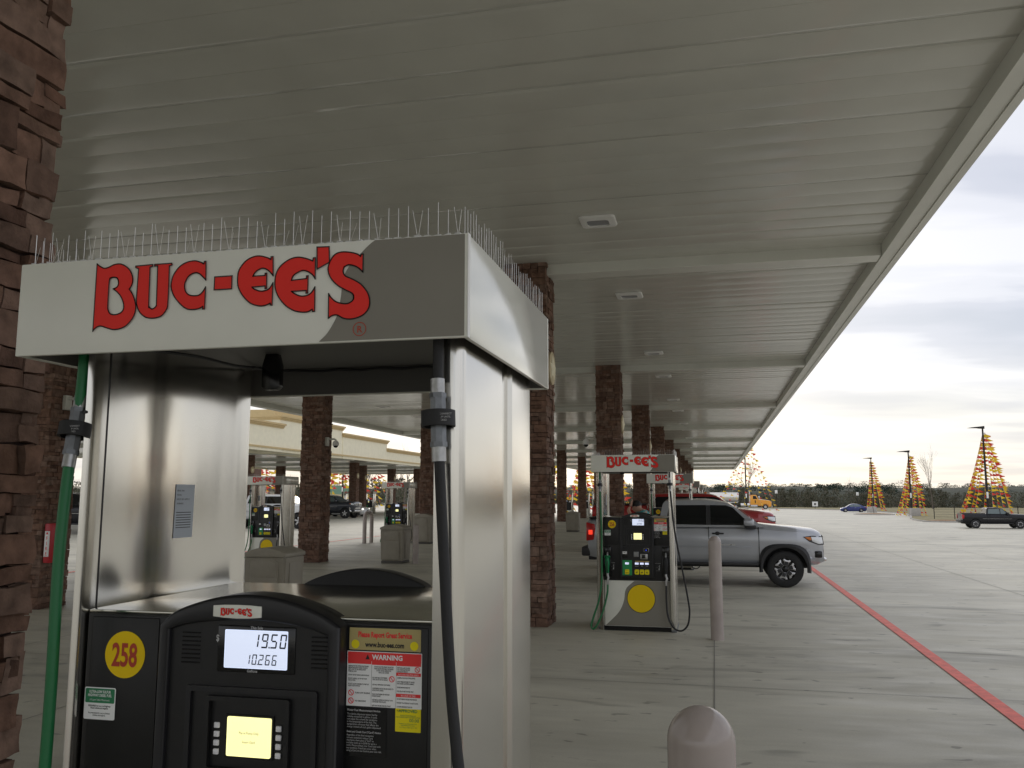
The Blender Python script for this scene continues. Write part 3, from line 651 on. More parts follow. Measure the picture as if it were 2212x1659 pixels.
    bmesh.ops.recalc_face_normals(tb,faces=tb.faces); 
    try: bmesh.ops.bevel(tb,geom=be,offset=.008,segments=3,affect='EDGES',profile=.5)
    except Exception: pass
    g._add(tb); rim=part('bezel',g,'bezel_black',t)
    g=MB(); g.flat([inn],.092); part('bezel_face',g,'console_black',rim,smooth=False)
    # arch hood over the deck
    g=MB(); g.prism(out[1:-1],.12,.155); part('hood',g,'bezel_black',rim)
    # shop plate
    pl=[bz(*q) for q in ((.491,1.489),(.52,1.4865),(.551,1.4855),(.583,1.4865),(.612,1.489),(.612,1.5135),(.583,1.5155),(.551,1.516),(.52,1.5155),(.491,1.5135))]
    g=MB(); g.prism(pl,.0745,.0785,bev=.001); pt=part('name_plate',g,'header_light',rim)
    px,pz=bz(.511,1.5012); r_,b_2=logo_meshes(px-.214*.113,pz-.142*.113,.113,.0735,rib=.003); part('shop_lettering',r_,'logo_red',pt,smooth=False); part('lettering_outline',b_2,'ink',pt,smooth=False)
    # grilles
    for a0,a1 in ((.405,.452),(.730,.770)):
        g=MB()
        for i in range(8):
            p,q=bz(a0,1.450-.0095*i),bz(a1,1.444-.0095*i); g.box(p[0],q[0],.088,.0925,q[1]+.003,p[1]+.0,bev=.001,seg=1)
        part('speaker_grille',g,'gloss_black',rim)
    # sale display
    k=.985; bx=lambda x,z_:bz(x,z_,k)
    a,b=bx(.500,1.366),bx(.694,1.469); g=MB(); g.box(a[0],b[0],.089,.094,a[1],b[1],bev=.003); df=part('display_frame',g,'gloss_black',rim)
    a,b=bx(.520,1.376),bx(.676,1.460); g=MB(); g.box(a[0],b[0],.0865,.0885,a[1],b[1],bev=.002); sd_=part('sale_display',g,'lcd',df)
    g=MB(); seg7(g,sale,b[0]-.004,b[1]-.0375,.031,.0858); seg7(g,gal,b[0]-.026,b[1]-.074,.0225,.0858); part('digits',g,'lcd_dark',sd_,smooth=False)
    for cx_,cz_,tx_,sz_,sx_ in ((.598,1.4625,'This Sale',.0085,1),(.590,1.3675,'Gallons',.0085,1),(.5005,1.4335,'$',.020,.75)): g=MB(); q=bx(cx_,cz_); words(g,tx_,sz_,q[0],q[1],.0885,sx=sx_,bold=.015); part('caption_print',g,'grey_text',df,smooth=False)
    # prompt screen in its sunk panel
    def fr(x0,x1,z0,z1,y,w,m,nm,par):
        a,b=bx(x0,z0),bx(x1,z1); g=MB(); tb=bmesh.new(); ed=[]
        for lp_ in (rrect(a[0],b[0],a[1],b[1],.006),rrect(a[0]+w,b[0]-w,a[1]+w,b[1]-w,.004)):
            V=[tb.verts.new((p,y,q)) for p,q in lp_]; ed+=[tb.edges.new((V[i],V[(i+1)%len(V)])) for i in range(len(V))]
        bmesh.ops.triangle_fill(tb,use_beauty=True,edges=ed,normal=(0,-1,0)); ex=bmesh.ops.extrude_face_region(tb,geom=tb.faces[:]); bmesh.ops.translate(tb,vec=(0,.01,0),verts=[v for v in ex['geom'] if isinstance(v,bmesh.types.BMVert)])
        g._add(tb); return part(nm,g,m,par)
    fr(.428,.752,1.105,1.334,.084,.012,'bezel_black','inset_frame',rim)
    ip=fr(.480,.688,1.15,1.314,.080,.010,'console_black','screen_surround',rim)
    a,b=bx(.535,1.186),bx(.643,1.2705); g=MB(); g.box(a[0],b[0],.0865,.0885,a[1],b[1],bev=.003); sc_=part('prompt_screen',g,'screen_yellow',ip)
    a2,b2=bx(.530,1.181),bx(.648,1.2755); g=MB(); g.box(a2[0],b2[0],.0888,.091,a2[1],b2[1]); part('screen_edge',g,'gloss_black',ip)
    g=MB(); cxm=(a[0]+b[0])/2; words(g,'Pay at Pump Only',.0078,cxm,b[1]-.036,.0860,sx=.85); words(g,'Insert Card',.0078,cxm,b[1]-.055,.0860,sx=.85); part('screen_print',g,'lcd_dark',sc_,smooth=False)
    for xx in (.507,.660):
        for q in range(4):
            a=bx(xx-.0065,1.249-.0190*q-.006); g=MB(); g.box(a[0],a[0]+.0132,.0865,.0925,a[1],a[1]+.0125,bev=.0022); part('screen_button',g,'button_grey',ip)
    # payment row
    a,b=bz(.38,1.10),bz(.765,1.1045)
    g=MB(); g.box(a[0],b[0],.0885,.0925,a[1],b[1]); part('seam_line',g,'gloss_black',rim)
    a,b=bx(.378,.965),bx(.44,1.03); g=MB(); g.box(a[0],b[0]+.01,.086,.092,a[1]-.025,b[1]+.008,bev=.003); pr_=part('receipt_slot',g,'gloss_black',rim)
    g=MB(); g.box(a[0]+.004,b[0]-.004,.0852,.0862,b[1]-.038,b[1]-.004); pw=part('receipt_label',g,'white',pr_)
    g=MB(); words(g,'RECEIPT\nHERE',.011,(a[0]+b[0])/2,b[1]-.016,.0848,bold=.02); part('label_print',g,'ink',pw,smooth=False)
    a,b=bx(.530,.954),bx(.600,1.024); g=MB(); g.box(a[0],b[0],.085,.092,a[1],b[1],bev=.003); kp=part('keypad',g,'dark_zinc',rim)
    for i in range(4):
        for j in range(4):
            g=MB(); g.box(a[0]+.005+.0155*i,a[0]+.0165+.0155*i,.083,.0856,a[1]+.005+.0155*j,a[1]+.0165+.0155*j,bev=.001,seg=1); part('key',g,'zinc',kp)
    a,b=bx(.62,.923),bx(.719,.996); g=MB(); g.box(a[0],b[0],.076,.092,a[1],b[1],bev=.006); cr=part('card_reader',g,'zinc',rim)
    g=MB(); g.box(a[0]+.018,b[0]-.03,.074,.0765,a[1]+.012,b[1]-.012,bev=.002); part('card_slot',g,'gloss_black',cr)
    a,b=bx(.668,1.019),bx(.735,1.071); g=MB(); g.box(a[0],b[0],.084,.092,a[1],b[1],bev=.003); nf=part('contactless_reader',g,'zinc',rim)
    g=MB(); g.box(a[0]+.005,b[0]-.005,.0825,.0845,a[1]+.005,b[1]-.005); part('reader_face',g,'gloss_black',nf); g=MB(); g.box(a[0]+.024,a[0]+.038,.0815,.0823,a[1]+.02,a[1]+.03); part('status_light',g,'blue_led',nf)
    # grades
    a,b=bx(.548,.886),bx(.738,.901); g=MB(); g.box(a[0],b[0],.0895,.0915,a[1],b[1]); gs=part('price_strip',g,'gold',rim); g=MB(); words(g,'CASH OR CREDIT SAME PRICE',.0088,(a[0]+b[0])/2,a[1]+.004,.089,bold=.02,sx=.9); part('strip_print',g,'dark_red',gs,smooth=False)
    a,b=bx(.370,.709),bx(.504,.909); g=MB(); g.box(a[0],b[0],.0895,.0915,a[1],b[1]); gp=part('diesel_panel',g,mat('diesel_green',(.02,.32,.10),.45) if 'diesel_green' not in M else 'diesel_green',rim)
    for i,(x_,tx,sub) in enumerate(((.4375,'Diesel',''),(.5695,'87','REGULAR'),(.6385,'89','PLUS'),(.705,'93','SUPER'))):
        par=gp if i==0 else rim
        a=bx(x_-.024,.853),; a=a[0]; g=MB(); g.box(a[0],a[0]+.048,.0865,.0885,a[1],a[1]+.024,bev=.002); pd=part('price_display',g,'lcd_small',par)
        g=MB(); seg7(g,'1.899' if i<2 else '2.199',a[0]+.045,a[1]+.006,.012,.0862); part('price_digits',g,'lcd_dark',pd,smooth=False)
        a=bx(x_-.029,.720); g=MB(); g.prism(rrect(a[0],a[0]+.058,a[1],a[1]+.066,.012,4),.080,.0915,bev=.003); gb=part('grade_button',g,'yellow_bright',par)
        g=MB(); words(g,tx,.028 if i else .016,a[0]+.029,a[1]+.018,.0795,bold=.03); words(g,'MINIMUM OCTANE',.005,a[0]+.029,a[1]+.052,.0795); part('button_print',g,'ink',gb,smooth=False)
        if sub: g=MB(); q=bx(x_,.828); words(g,sub,.011,q[0],q[1],.0885,bold=.02); part('grade_name',g,'grey_text',rim,smooth=False)
    for x_ in (.256,.862):
        g=MB(); g.flat([circ(x_+.012,.84,.004,10)],yC-.003); g.flat([[(x_+.008,.80),(x_+.022,.80),(x_+.022,.862),(x_+.017,.862),(x_+.017,.815),(x_+.008,.815)]],yC-.003); words(g,'HOLD NOZZLE UP',.0085,x_,.880,yC-.003,bold=.02); words(g,'LIFT',.009,x_-.012,.83,yC-.003); words(g,'SELECT GRADE',.007,x_,.785,yC-.003); part('instruction_print',g,'grey_text',cons,smooth=False)
    # nozzle boots
    for x_ in (.196,.968):
        g=MB(); g.box(x_-.048,x_+.048,yC-.018,yC-.001,.985,1.10,bev=.008); g.box(x_-.048,x_-.036,yC-.03,yC-.001,.70,.985,bev=.003); g.box(x_+.036,x_+.048,yC-.03,yC-.001,.70,.985,bev=.003); g.box(x_-.036,x_+.036,yC-.006,yC-.001,.70,.985); part('nozzle_boot',g,'gloss_black',cons)
    nozzle(t,.196,yC,True); nozzle(t,.967,yC,False)
    hose_asm(t,[(1.040,.055,2.17),(1.041,.055,2.09),(1.042,.053,1.99),(1.045,.05,1.91),(1.05,.045,1.83),(1.066,.035,1.62),(1.09,.02,1.35),(1.13,.0,1.1),(1.19,-.02,.78),(1.245,-.03,.45),(1.262,-.035,.28),(1.235,-.04,.12),(1.15,-.045,.045),(1.05,-.03,.085),(.985,.0,.22),(.967,.04,.40),(.967,.068,.56),(.967,.073,.61)],1.925,'rubber',None,1)
    hose_asm(t,[(.106,.105,2.17),(.106,.105,2.09),(.107,.098,1.99),(.107,.088,1.92),(.110,.072,1.83),(.118,.050,1.62),(.127,.042,1.3),(.125,.036,.95),(.122,.02,.65),(.085,.0,.40),(.01,-.03,.17),(-.015,-.04,.07),(.02,-.045,.035),(.085,-.03,.13),(.15,.01,.30),(.19,.06,.48),(.196,.072,.56),(.196,.073,.61)],1.915,'hose_green',None,-1)
    # decals
    y=yC-.0055
    g=MB(); g.flat([circ(.259,1.393,.0535,40)],y); nd=part('number_disc',g,'yellow',cons,smooth=False)
    g=MB(); words(g,num,.073,.2585,1.3675,y-.001,sx=.62,bold=.026); part('pump_number',g,'dark_red',nd,smooth=False)
    g=MB(); g.flat([rrect(.157,.2405,1.2435,1.316,.004)],y); dl=part('diesel_label',g,'white',cons,smooth=False)
    g=MB(); g.flat([rrect(.1595,.238,1.281,1.3135,.003)],y-.0006); dg_=part('label_header',g,'green_label',dl,smooth=False)
    g=MB(); words(g,'ULTRA-LOW SULFUR\nHIGHWAY DIESEL FUEL',.0085,.1988,1.3035,y-.0012,sx=.72,bold=.025); words(g,'(15 ppm Sulfur Maximum)',.006,.1988,1.286,y-.0012,sx=.85); part('label_title',g,'white',dl,smooth=False)
    g=MB(); words(g,'REQUIRED for use in all highway\ndiesel vehicles and engines.',.0052,.1988,1.2725,y-.0006,sx=.85,bold=.02); words(g,'Recommended for use in all diesel\nvehicles and engines.',.0052,.1988,1.2565,y-.0006,sx=.8,bold=.01); part('label_print',g,'ink',dl,smooth=False)
    g=MB(); g.flat([rrect(.823,.989,1.427,1.474,.002)],y); s1=part('service_sticker',g,'gold',cons,smooth=False)
    g=MB(); words(g,'Please Report Great Service',.0165,.906,1.4545,y-.0006,sx=.66,bold=.035); part('sticker_title',g,'sticker_red',s1,smooth=False)
    g=MB(); words(g,'www.buc-ees.com',.0155,.906,1.434,y-.0006,sx=.78,bold=.035); part('sticker_address',g,'ink',s1,smooth=False)
    for x_ in (.8375,.974): g=MB(); g.flat([circ(x_,1.439,.0095,20)],y-.0006); part('sticker_disc',g,'yellow_bright',s1,smooth=False)
    g=MB(); g.flat([rrect(.819,.992,1.308,1.424,.001)],y); ws=part('warning_sticker',g,'white',cons,smooth=False)
    g=MB(); 
    for a in ((.8205,.9905,1.4035,1.4225),(.821,.876,1.3975,1.4035),(.877,.933,1.3965,1.4035),(.934,.990,1.3965,1.4035),(.934,.990,1.3755,1.3825),(.934,.990,1.3315,1.3385)): g.flat([[(a[0],a[2]),(a[1],a[2]),(a[1],a[3]),(a[0],a[3])]],y-.0006)
    for cx_,cz_,rr in ((.830,1.336,.0065),(.830,1.319,.0065),(.924,1.368,.0065),(.982,1.390,.006)): g.flat([circ(cx_,cz_,rr,20),circ(cx_,cz_,rr*.75,20)],y-.0012); g.flat([[(cx_-rr*.6,cz_+rr*.5),(cx_-rr*.45,cz_+rr*.65),(cx_+rr*.6,cz_-rr*.5),(cx_+rr*.45,cz_-rr*.65)]],y-.0012)
    part('warning_bands',g,'sticker_red',ws,smooth=False)
    g=MB(); words(g,'WARNING',.0145,.913,1.4078,y-.0012,bold=.035); part('warning_title',g,'white',ws,smooth=False)
    for tx_,zz_,sz_ in (('IN CASE OF FIRE',1.3332,.005),('GASOLINE HEALTH & SAFETY',1.3772,.004)): g=MB(); words(g,tx_,sz_,.962,zz_,y-.0012,sx=.9); part('band_title',g,'white',ws,smooth=False)
    g=MB(); g.flat([[(.862,1.4075),(.872,1.4075),(.867,1.418)]],y-.0012)
    for a in ((.8765,.877,1.309,1.3965),(.9335,.934,1.309,1.3965)): g.flat([[(a[0],a[2]),(a[1],a[2]),(a[1],a[3]),(a[0],a[3])]],y-.0006)
    c1_=('NEVER LEAVE THE NOZZLE UNATTENDED\nBEFORE HANDLING NOZZLE, TOUCH A\nMETAL PART OF THE VEHICLE AWAY\nFROM FILL POINT\n\nDO NOT ENTER VEHICLE DURING FUELING\n\nDO NOT OVERFILL OR TOP OFF YOUR\nVEHICLE TANK\n\nDO NOT ALLOW CHILDREN TO PUMP GAS\nINSIDE FUELING VEHICLE')
    words(g,c1_,.0040,.8225,1.391,y-.0006,align='LEFT',sx=.62,bold=.02); words(g,'TURN OFF ENGINE',.0045,.839,1.3345,y-.0006,align='LEFT',sx=.9,bold=.02); words(g,'NO SMOKING',.0045,.839,1.3175,y-.0006,align='LEFT',sx=.9,bold=.02)
    words(g,'A STATIC ELECTRIC SPARK CAN OCCUR\nWHEN FILLING PORTABLE CONTAINERS\nSITTING ON BED LINER IN THE\nVEHICLE OR OUTSIDE',.0042,.905,1.391,y-.0006,sx=.58,bold=.02)
    words(g,'FILL PORTABLE CONTAINERS\nTHAT ARE IN OR ON VEHICLE',.0042,.879,1.368,y-.0006,align='LEFT',sx=.62,bold=.02)
    words(g,'USE ONLY APPROVED CONTAINERS\n\nCONTAINERS SHOULD BE GROUNDED TO\nAVOID STATIC SPARKS\n\nPLACE CONTAINERS ON GROUND\nDURING FILLING\n\nKEEP METAL NOZZLE IN CONTACT WITH\nCONTAINER WHILE FILLING\n\nKEEP AWAY FROM SOURCES OF HEAT',.0042,.879,1.3535,y-.0006,align='LEFT',sx=.6,bold=.02)
    words(g,'KEEP CELLULAR PHONES\nOR OTHER ELECTRONIC\nDEVICES IN VEHICLE',.0042,.936,1.391,y-.0006,align='LEFT',sx=.62,bold=.02)
    words(g,'HARMFUL OR FATAL IF SWALLOWED\n\nLONG TERM EXPOSURE TO VAPORS\nHAS CAUSED CANCER IN ANIMALS\n\nNEVER SIPHON BY MOUTH\n\nFOR USE AS A MOTOR FUEL ONLY',.0042,.936,1.370,y-.0006,align='LEFT',sx=.58,bold=.02)
    words(g,'DO NOT REMOVE NOZZLE FROM VEHICLE\n\nPROCEED TO ATTENDANT TO SHUT DOWN\n\nACTIVATE EMERGENCY SHUTOFF\n\nCALL 911',.0042,.936,1.326,y-.0006,align='LEFT',sx=.56,bold=.02)
    part('warning_print',g,'ink',ws,smooth=False)
    g=MB(); g.flat([rrect(.820,.913,1.204,1.304,.001)],y); ns=part('fuel_notice',g,'gloss_black',cons,smooth=False)
    g=MB(); words(g,'Motor Fuel Measurement Notice',.0062,.822,1.2975,y-.0006,align='LEFT',sx=.92,bold=.02); words(g,'This device dispenses motor fuel by\nvolume measured in gallons. It does\nnot adjust the volume for variations\nin the temperature of the fuel. The\ntemperature of motor fuel affects the\nenergy content of each gallon dispensed.',.0056,.822,1.2895,y-.0006,align='LEFT',sx=.86)
    words(g,'Debit and Credit Card ("Card") Notice',.0056,.822,1.2525,y-.0006,align='LEFT',sx=.88,bold=.02); words(g,'Regardless of the final transaction\namount, customers using a Card\nmay have a bank place a "hold" on\navailable funds up to $100 for up to a\nweek. Please contact your Card bank with\nany questions. Fraud can occur when\nusing a Card, so use Card at your own risk.',.0056,.822,1.2455,y-.0006,align='LEFT',sx=.82); part('notice_print',g,'grey_text',ns,smooth=False)
    g=MB(); g.flat([rrect(.933,.991,1.260,1.308,.002)],y); ap=part('approval_sticker',g,'yellow_bright',cons,smooth=False)
    g=MB(); words(g,'APPROVED',.0085,.962,1.3005,y-.0006,bold=.02); words(g,'00.00',.010,.976,1.281,y-.0006); words(g,'WEIGHTS AND MEASURES\nTEXAS DEPARTMENT OF AGRICULTURE',.0036,.962,1.2925,y-.0006,sx=.85); words(g,'Fraudulent use of this device is the\nresponsibility of the owner',.0036,.962,1.276,y-.0006,sx=.8); words(g,'1 2 3 4 5 6 7 8 9 10 11 12',.0042,.962,1.268,y-.0006,sx=.9); part('approval_print',g,'green_label',ap,smooth=False)
    # rear side: console, bezel, arch
    g=MB(); g.box(.150,1.018,.765,.80,.656,1.4855,bev=.006); rcn=part('rear_console',g,'console_black',t)
    ro=[(1.168-a,b) for a,b in out][::-1]; g=MB(); g.prism(ro,.790,.845,bev=.004); part('rear_bezel',g,'bezel_black',t)
    g=MB(); g.box(.149,1.019,.7905,.80,.0,.650); part('rear_lower_panel',g,'header_light',t)
    # underside gear
    g=MB(); g.tube(catmull([(.33,.06,ZB+.012),(.30,.30,ZB+.035),(.22,.60,ZB+.06),(.20,.80,ZB+.082),(.24,.865,ZB+.083)]+[(.3+.07*i,.872,ZB+.080-.004*(i%2)) for i in range(10)]+[(1.0,.872,ZB+.084)],3),.0042,6); part('cable',g,'rubber',t)
    g=MB(); g.prism([(.335,ZB-.012),(.345,ZB-.022),(.382,ZB-.022),(.392,ZB-.012),(.392,ZB+.05),(.382,ZB+.084),(.345,ZB+.084),(.335,ZB+.05)],.56,.585,bev=.002); part('hose_retractor',g,'gloss_black',t)
    return t
GP='fuel pumps under the canopy'
P0=make_pump('258','big steel fuel pump 258 in the foreground showing a sale of 19.50',(FX,FY,0))
P1=make_pump('256','steel fuel pump 256 beside the silver pickup showing a sale of 19.90',(FX,FY+9.953,0),'19.90','10.480')
def renum(r,num):
    for c in r.children:
        if c.name.startswith('console'):
            for d in c.children:
                if d.name.startswith('number_disc'):
                    for e in d.children:
                        g=MB(); words(g,num,.073,.2585,1.3675,.1165,sx=.62,bold=.026); e.data=mesh(g,'pump_number','dark_red',smooth=False)
P2=dup(P1,(FX,FY+2*9.953,0),0,'fuel pump 254 directly behind pump 256 with its sign showing past it'); renum(P2,'254')
Q2=dup(P1,(-12.60,FY+2*9.953+.05,0),0,'fuel pump 224 in the left half of the pump opening beside the white pickup'); renum(Q2,'224')
Q3=dup(P1,(-12.60,FY+3*9.953+.2,0),0,'fuel pump 222 in the right half of the pump opening behind a tan bin'); renum(Q3,'222')
def far_pump(label,loc,group):
    t=thing('fuel_pump',label,'fuel pump',loc,0,group)
    g=MB(); g.box(0,HW,0,HD,ZB,ZT,bev=.004,seg=1); h=part('header_panel',g,'header_light',t)
    part('taupe_sweep',taupe_mesh(-.002,HW-.006,ZB+.003,ZT-.002),'header_taupe',h,smooth=False)
    red,blk=logo_meshes(0,ZB,1,-.004); blk.bm.free(); part('shop_lettering',red,'logo_red',h,smooth=False)
    for xa,xb in ((.05,.146),(1.022,1.086)): g=MB(); g.box(xa,xb,.092,.83,0,ZB-.001,bev=.015); part('post',g,'steel',t)
    g=MB(); g.box(.149,1.019,.122,.80,0,.655); part('lower_panel',g,'header_light',t)
    g=MB(); g.box(.149,1.019,.12,.80,.657,1.49,bev=.005,seg=1); g.prism([(.36,.7),(.79,.7),(.79,1.46),(.72,1.51),(.583,1.535),(.45,1.51),(.36,1.46)],.08,.121); c=part('console',g,'console_black',t)
    g=MB(); g.box(.52,.67,.074,.079,1.38,1.46); part('sale_display',g,'lcd',c); g=MB(); g.box(.537,.64,.074,.079,1.19,1.27); part('prompt_screen',g,'screen_yellow',c)
    g=MB(); g.box(.82,.99,.115,.119,1.31,1.425); part('warning_sticker',g,'white',c); g=MB(); g.flat([circ(.259,1.393,.0535,24)],.117); part('number_disc',g,'yellow',c,smooth=False)
    g=MB(); g.box(.38,.5,.074,.079,.71,.905); part('diesel_panel',g,'diesel_green',c)
    g=MB(); g.flat([circ(.632,.42,.180,32)],.119); part('emblem_disc',g,'yellow',t,smooth=False)
    for pts,m_ in (([(1.04,.055,2.09),(1.05,.045,1.83),(1.09,.02,1.35),(1.19,-.02,.78),(1.262,-.035,.28),(1.15,-.045,.045),(.985,0,.22),(.967,.07,.6)],'rubber'),([(.125,.055,2.09),(.108,.047,1.83),(.115,.03,.95),(.085,0,.4),(-.015,-.04,.07),(.15,.01,.3),(.196,.07,.6)],'hose_green')):
        g=MB(); g.tube(catmull(pts,3),.012,6); i=1; g.cyl((pts[0][0],.05,1.90),(pts[0][0],.05,1.94),.037); part('hose',g,m_,t)
    return t
ordn=['','','','third','fourth','fifth','sixth','seventh','eighth','ninth','tenth']
F0=None
for k in range(3,11):
    for x_,s_ in ((FX,'right'),(-12.6,'left')):
        if k==3 and s_=='left': continue
        lb='fuel pump, %s back in the %s hand row under the canopy'%(ordn[k],s_)
        if F0 is None: F0=far_pump(lb,(x_,FY+9.953*k,0),GP)
        else: dup(F0,(x_,FY+9.953*k,0),0,lb)
for k in (0,1): dup(F0,(-12.6,FY+9.953*k,0),0,('fuel pump at far left hidden behind the nearest column','fuel pump at far left behind the shaded stone column')[k])
# ---------------------------------------------------------------- vehicles (x forward, origin on the ground at mid length)
def ip(poly,x):
    if x<=poly[0][0]: return poly[0][1]
    for (a,b),(c,d) in zip(poly,poly[1:]):
        if x<=c: return b+(d-b)*(x-a)/(c-a) if c>a else d
    return poly[-1][1]
def wheel_unit(t,x,y,r,w,side,rimcol,style,rr):
    # y = outer face position, side=+1 left / -1 right
    e=bpy.data.objects.new('wheel',None)
    g=MB(); s=side
    pf=[(rr,0),(rr+.012,.004),(r*.86,.012),(r*.955,-.006),(r,-.035),(r,-w+.035),(r*.955,-w+.006),(r*.8,-w),(rr,-w)]
    g.lathe([(a,s*b) for a,b in pf],(0,0,0),40,'y')
    ob=part('wheel',g,'tyre',t); ob.location=(x,y,r)
    g=MB(); g.lathe([(rr+.001,s*.002),(rr*.93,s*-.012),(rr*.90,s*-.06),(rr*.86,s*-.07),(.001,s*-.07)],(0,0,0),32,'y'); part('rim_well',g,'gloss_black' if style!='steel' else 'alloy',ob)
    g=MB()
    n={'six':6,'five':5,'steel':8,'multi':10}[style]
    for i in range(n):
        a=2*PI*i/n+.3; 
        if style=='six':
            poly=[(rr*.30,-.035),(rr*.62,-.042),(rr*.80,-.075),(rr*.96,-.085),(rr*.96,-.045),(rr*.84,-.028),(rr*.84,.028),(rr*.96,.045),(rr*.96,.085),(rr*.80,.075),(rr*.62,.042),(rr*.30,.035)]
        else:
            k=rr*(.17 if style=='five' else .08); poly=[(rr*.15,-k),(rr*.95,-k*1.15),(rr*.95,k*1.15),(rr*.15,k)]
        q=[(u*math.cos(a)-v*math.sin(a),u*math.sin(a)+v*math.cos(a)) for u,v in poly]
        g.prism(q,min(s*-.035,s*-.012),max(s*-.035,s*-.012),bev=.003)
    part('spokes',g,rimcol,ob)
    if style=='six':
        g=MB()
        for i in range(n):
            a=2*PI*i/n+.3; poly=[(rr*.32,-.034),(rr*.62,-.036),(rr*.70,-.03),(rr*.70,.03),(rr*.62,.036),(rr*.32,.034)]
            q=[(u*math.cos(a)-v*math.sin(a),u*math.sin(a)+v*math.cos(a)) for u,v in poly]; g.prism(q,min(s*-.012,s*-.006),max(s*-.012,s*-.006))
        part('spoke_inlay',g,'trim_black',ob)
    g=MB(); g.lathe([(.001,s*.0),(rr*.2,s*-.002),(rr*.26,s*-.01),(rr*.27,s*-.04)],(0,0,0),20,'y'); part('hub_cap',g,'gloss_black' if style=='six' else rimcol,ob)
    return ob
def wells(ob,ws,r,gap):
    me=ob.data; me.materials.append(M['under']); k=len(me.materials)-1
    for p in me.polygons:
        c=p.center
        for w in ws:
            d=math.hypot(c.x-w,c.z-r)
            if d<r+gap+.006 and abs(p.normal.y)<.35:
                v=me.vertices[p.vertices[0]].co
                if all(abs(math.hypot(me.vertices[i].co.x-w,me.vertices[i].co.z-r)-(r+gap))<.004 for i in p.vertices): p.material_index=k
def shell(spec,name,m,t):
    top,bot,hw=spec['top'],spec['bot'],spec['hw']; xs=sorted(set([round(p[0],3) for p in top+bot+hw]+[round(spec['x0']+(spec['x1']-spec['x0'])*i/46,3) for i in range(47)]))
    g=MB(); prev=None; fr=spec.get('tuck',.94)
    for x in xs:
        zt,zb,w=ip(top,x),ip(bot,x),ip(hw,x); h=zt-zb; cr=spec.get('crown',.03)*min(1,h/.4); cd=spec.get('crease',.55)
        half=[(0,zb),(w*.90,zb),(w*fr,zb+.05*min(1,h)),(w*.985,zb+h*.28),(w*.978,zb+h*.40),(w,zb+h*cd),(w*.992,zb+h*.76),(w*.965,zt-h*.10),(w*.90,zt-h*.025),(w*.76,zt+cr*.45),(w*.4,zt+cr*.9),(0,zt+cr)]
        ring=[g.bm.verts.new((x,a,b)) for a,b in half]+[g.bm.verts.new((x,-a,b)) for a,b in half[-2:0:-1]]
        if prev:
            n=len(ring)
            for i in range(n): g.bm.faces.new((prev[i],prev[(i+1)%n],ring[(i+1)%n],ring[i]))
        else: g.bm.faces.new(ring)
        prev=ring
    g.bm.faces.new(prev[::-1]); bmesh.ops.recalc_face_normals(g.bm,faces=g.bm.faces)
    ob=part(name,g,m,t,ang=32)
    # wheel wells
    for xw in spec['wheels']:
        c=MB(); c.cyl((xw,-1.5,spec['r']),(xw,1.5,spec['r']),spec['r']+spec.get('gap',.07),n=48); cu=part('cut',c,'under',t)
        md=ob.modifiers.new('b','BOOLEAN'); md.object=cu; md.operation='DIFFERENCE'; md.solver='EXACT'
        dg=bpy.context.evaluated_depsgraph_get(); me=bpy.data.meshes.new_from_object(ob.evaluated_get(dg)); ob.modifiers.clear(); ob.data=me; bpy.data.objects.remove(cu)
    ob.data.polygons.foreach_set('use_smooth',[True]*len(ob.data.polygons)); ob.data.set_sharp_from_angle(angle=R(32))
    wells(ob,spec['wheels'],spec['r'],spec.get('gap',.07))
    g=MB(); g.box(spec['x0']+.25,spec['x1']-.3,-ip(hw,0)*.80,ip(hw,0)*.80,ip(bot,0)-.06,ip(bot,0)+.35); part('underbody',g,'under',t)
    return ob
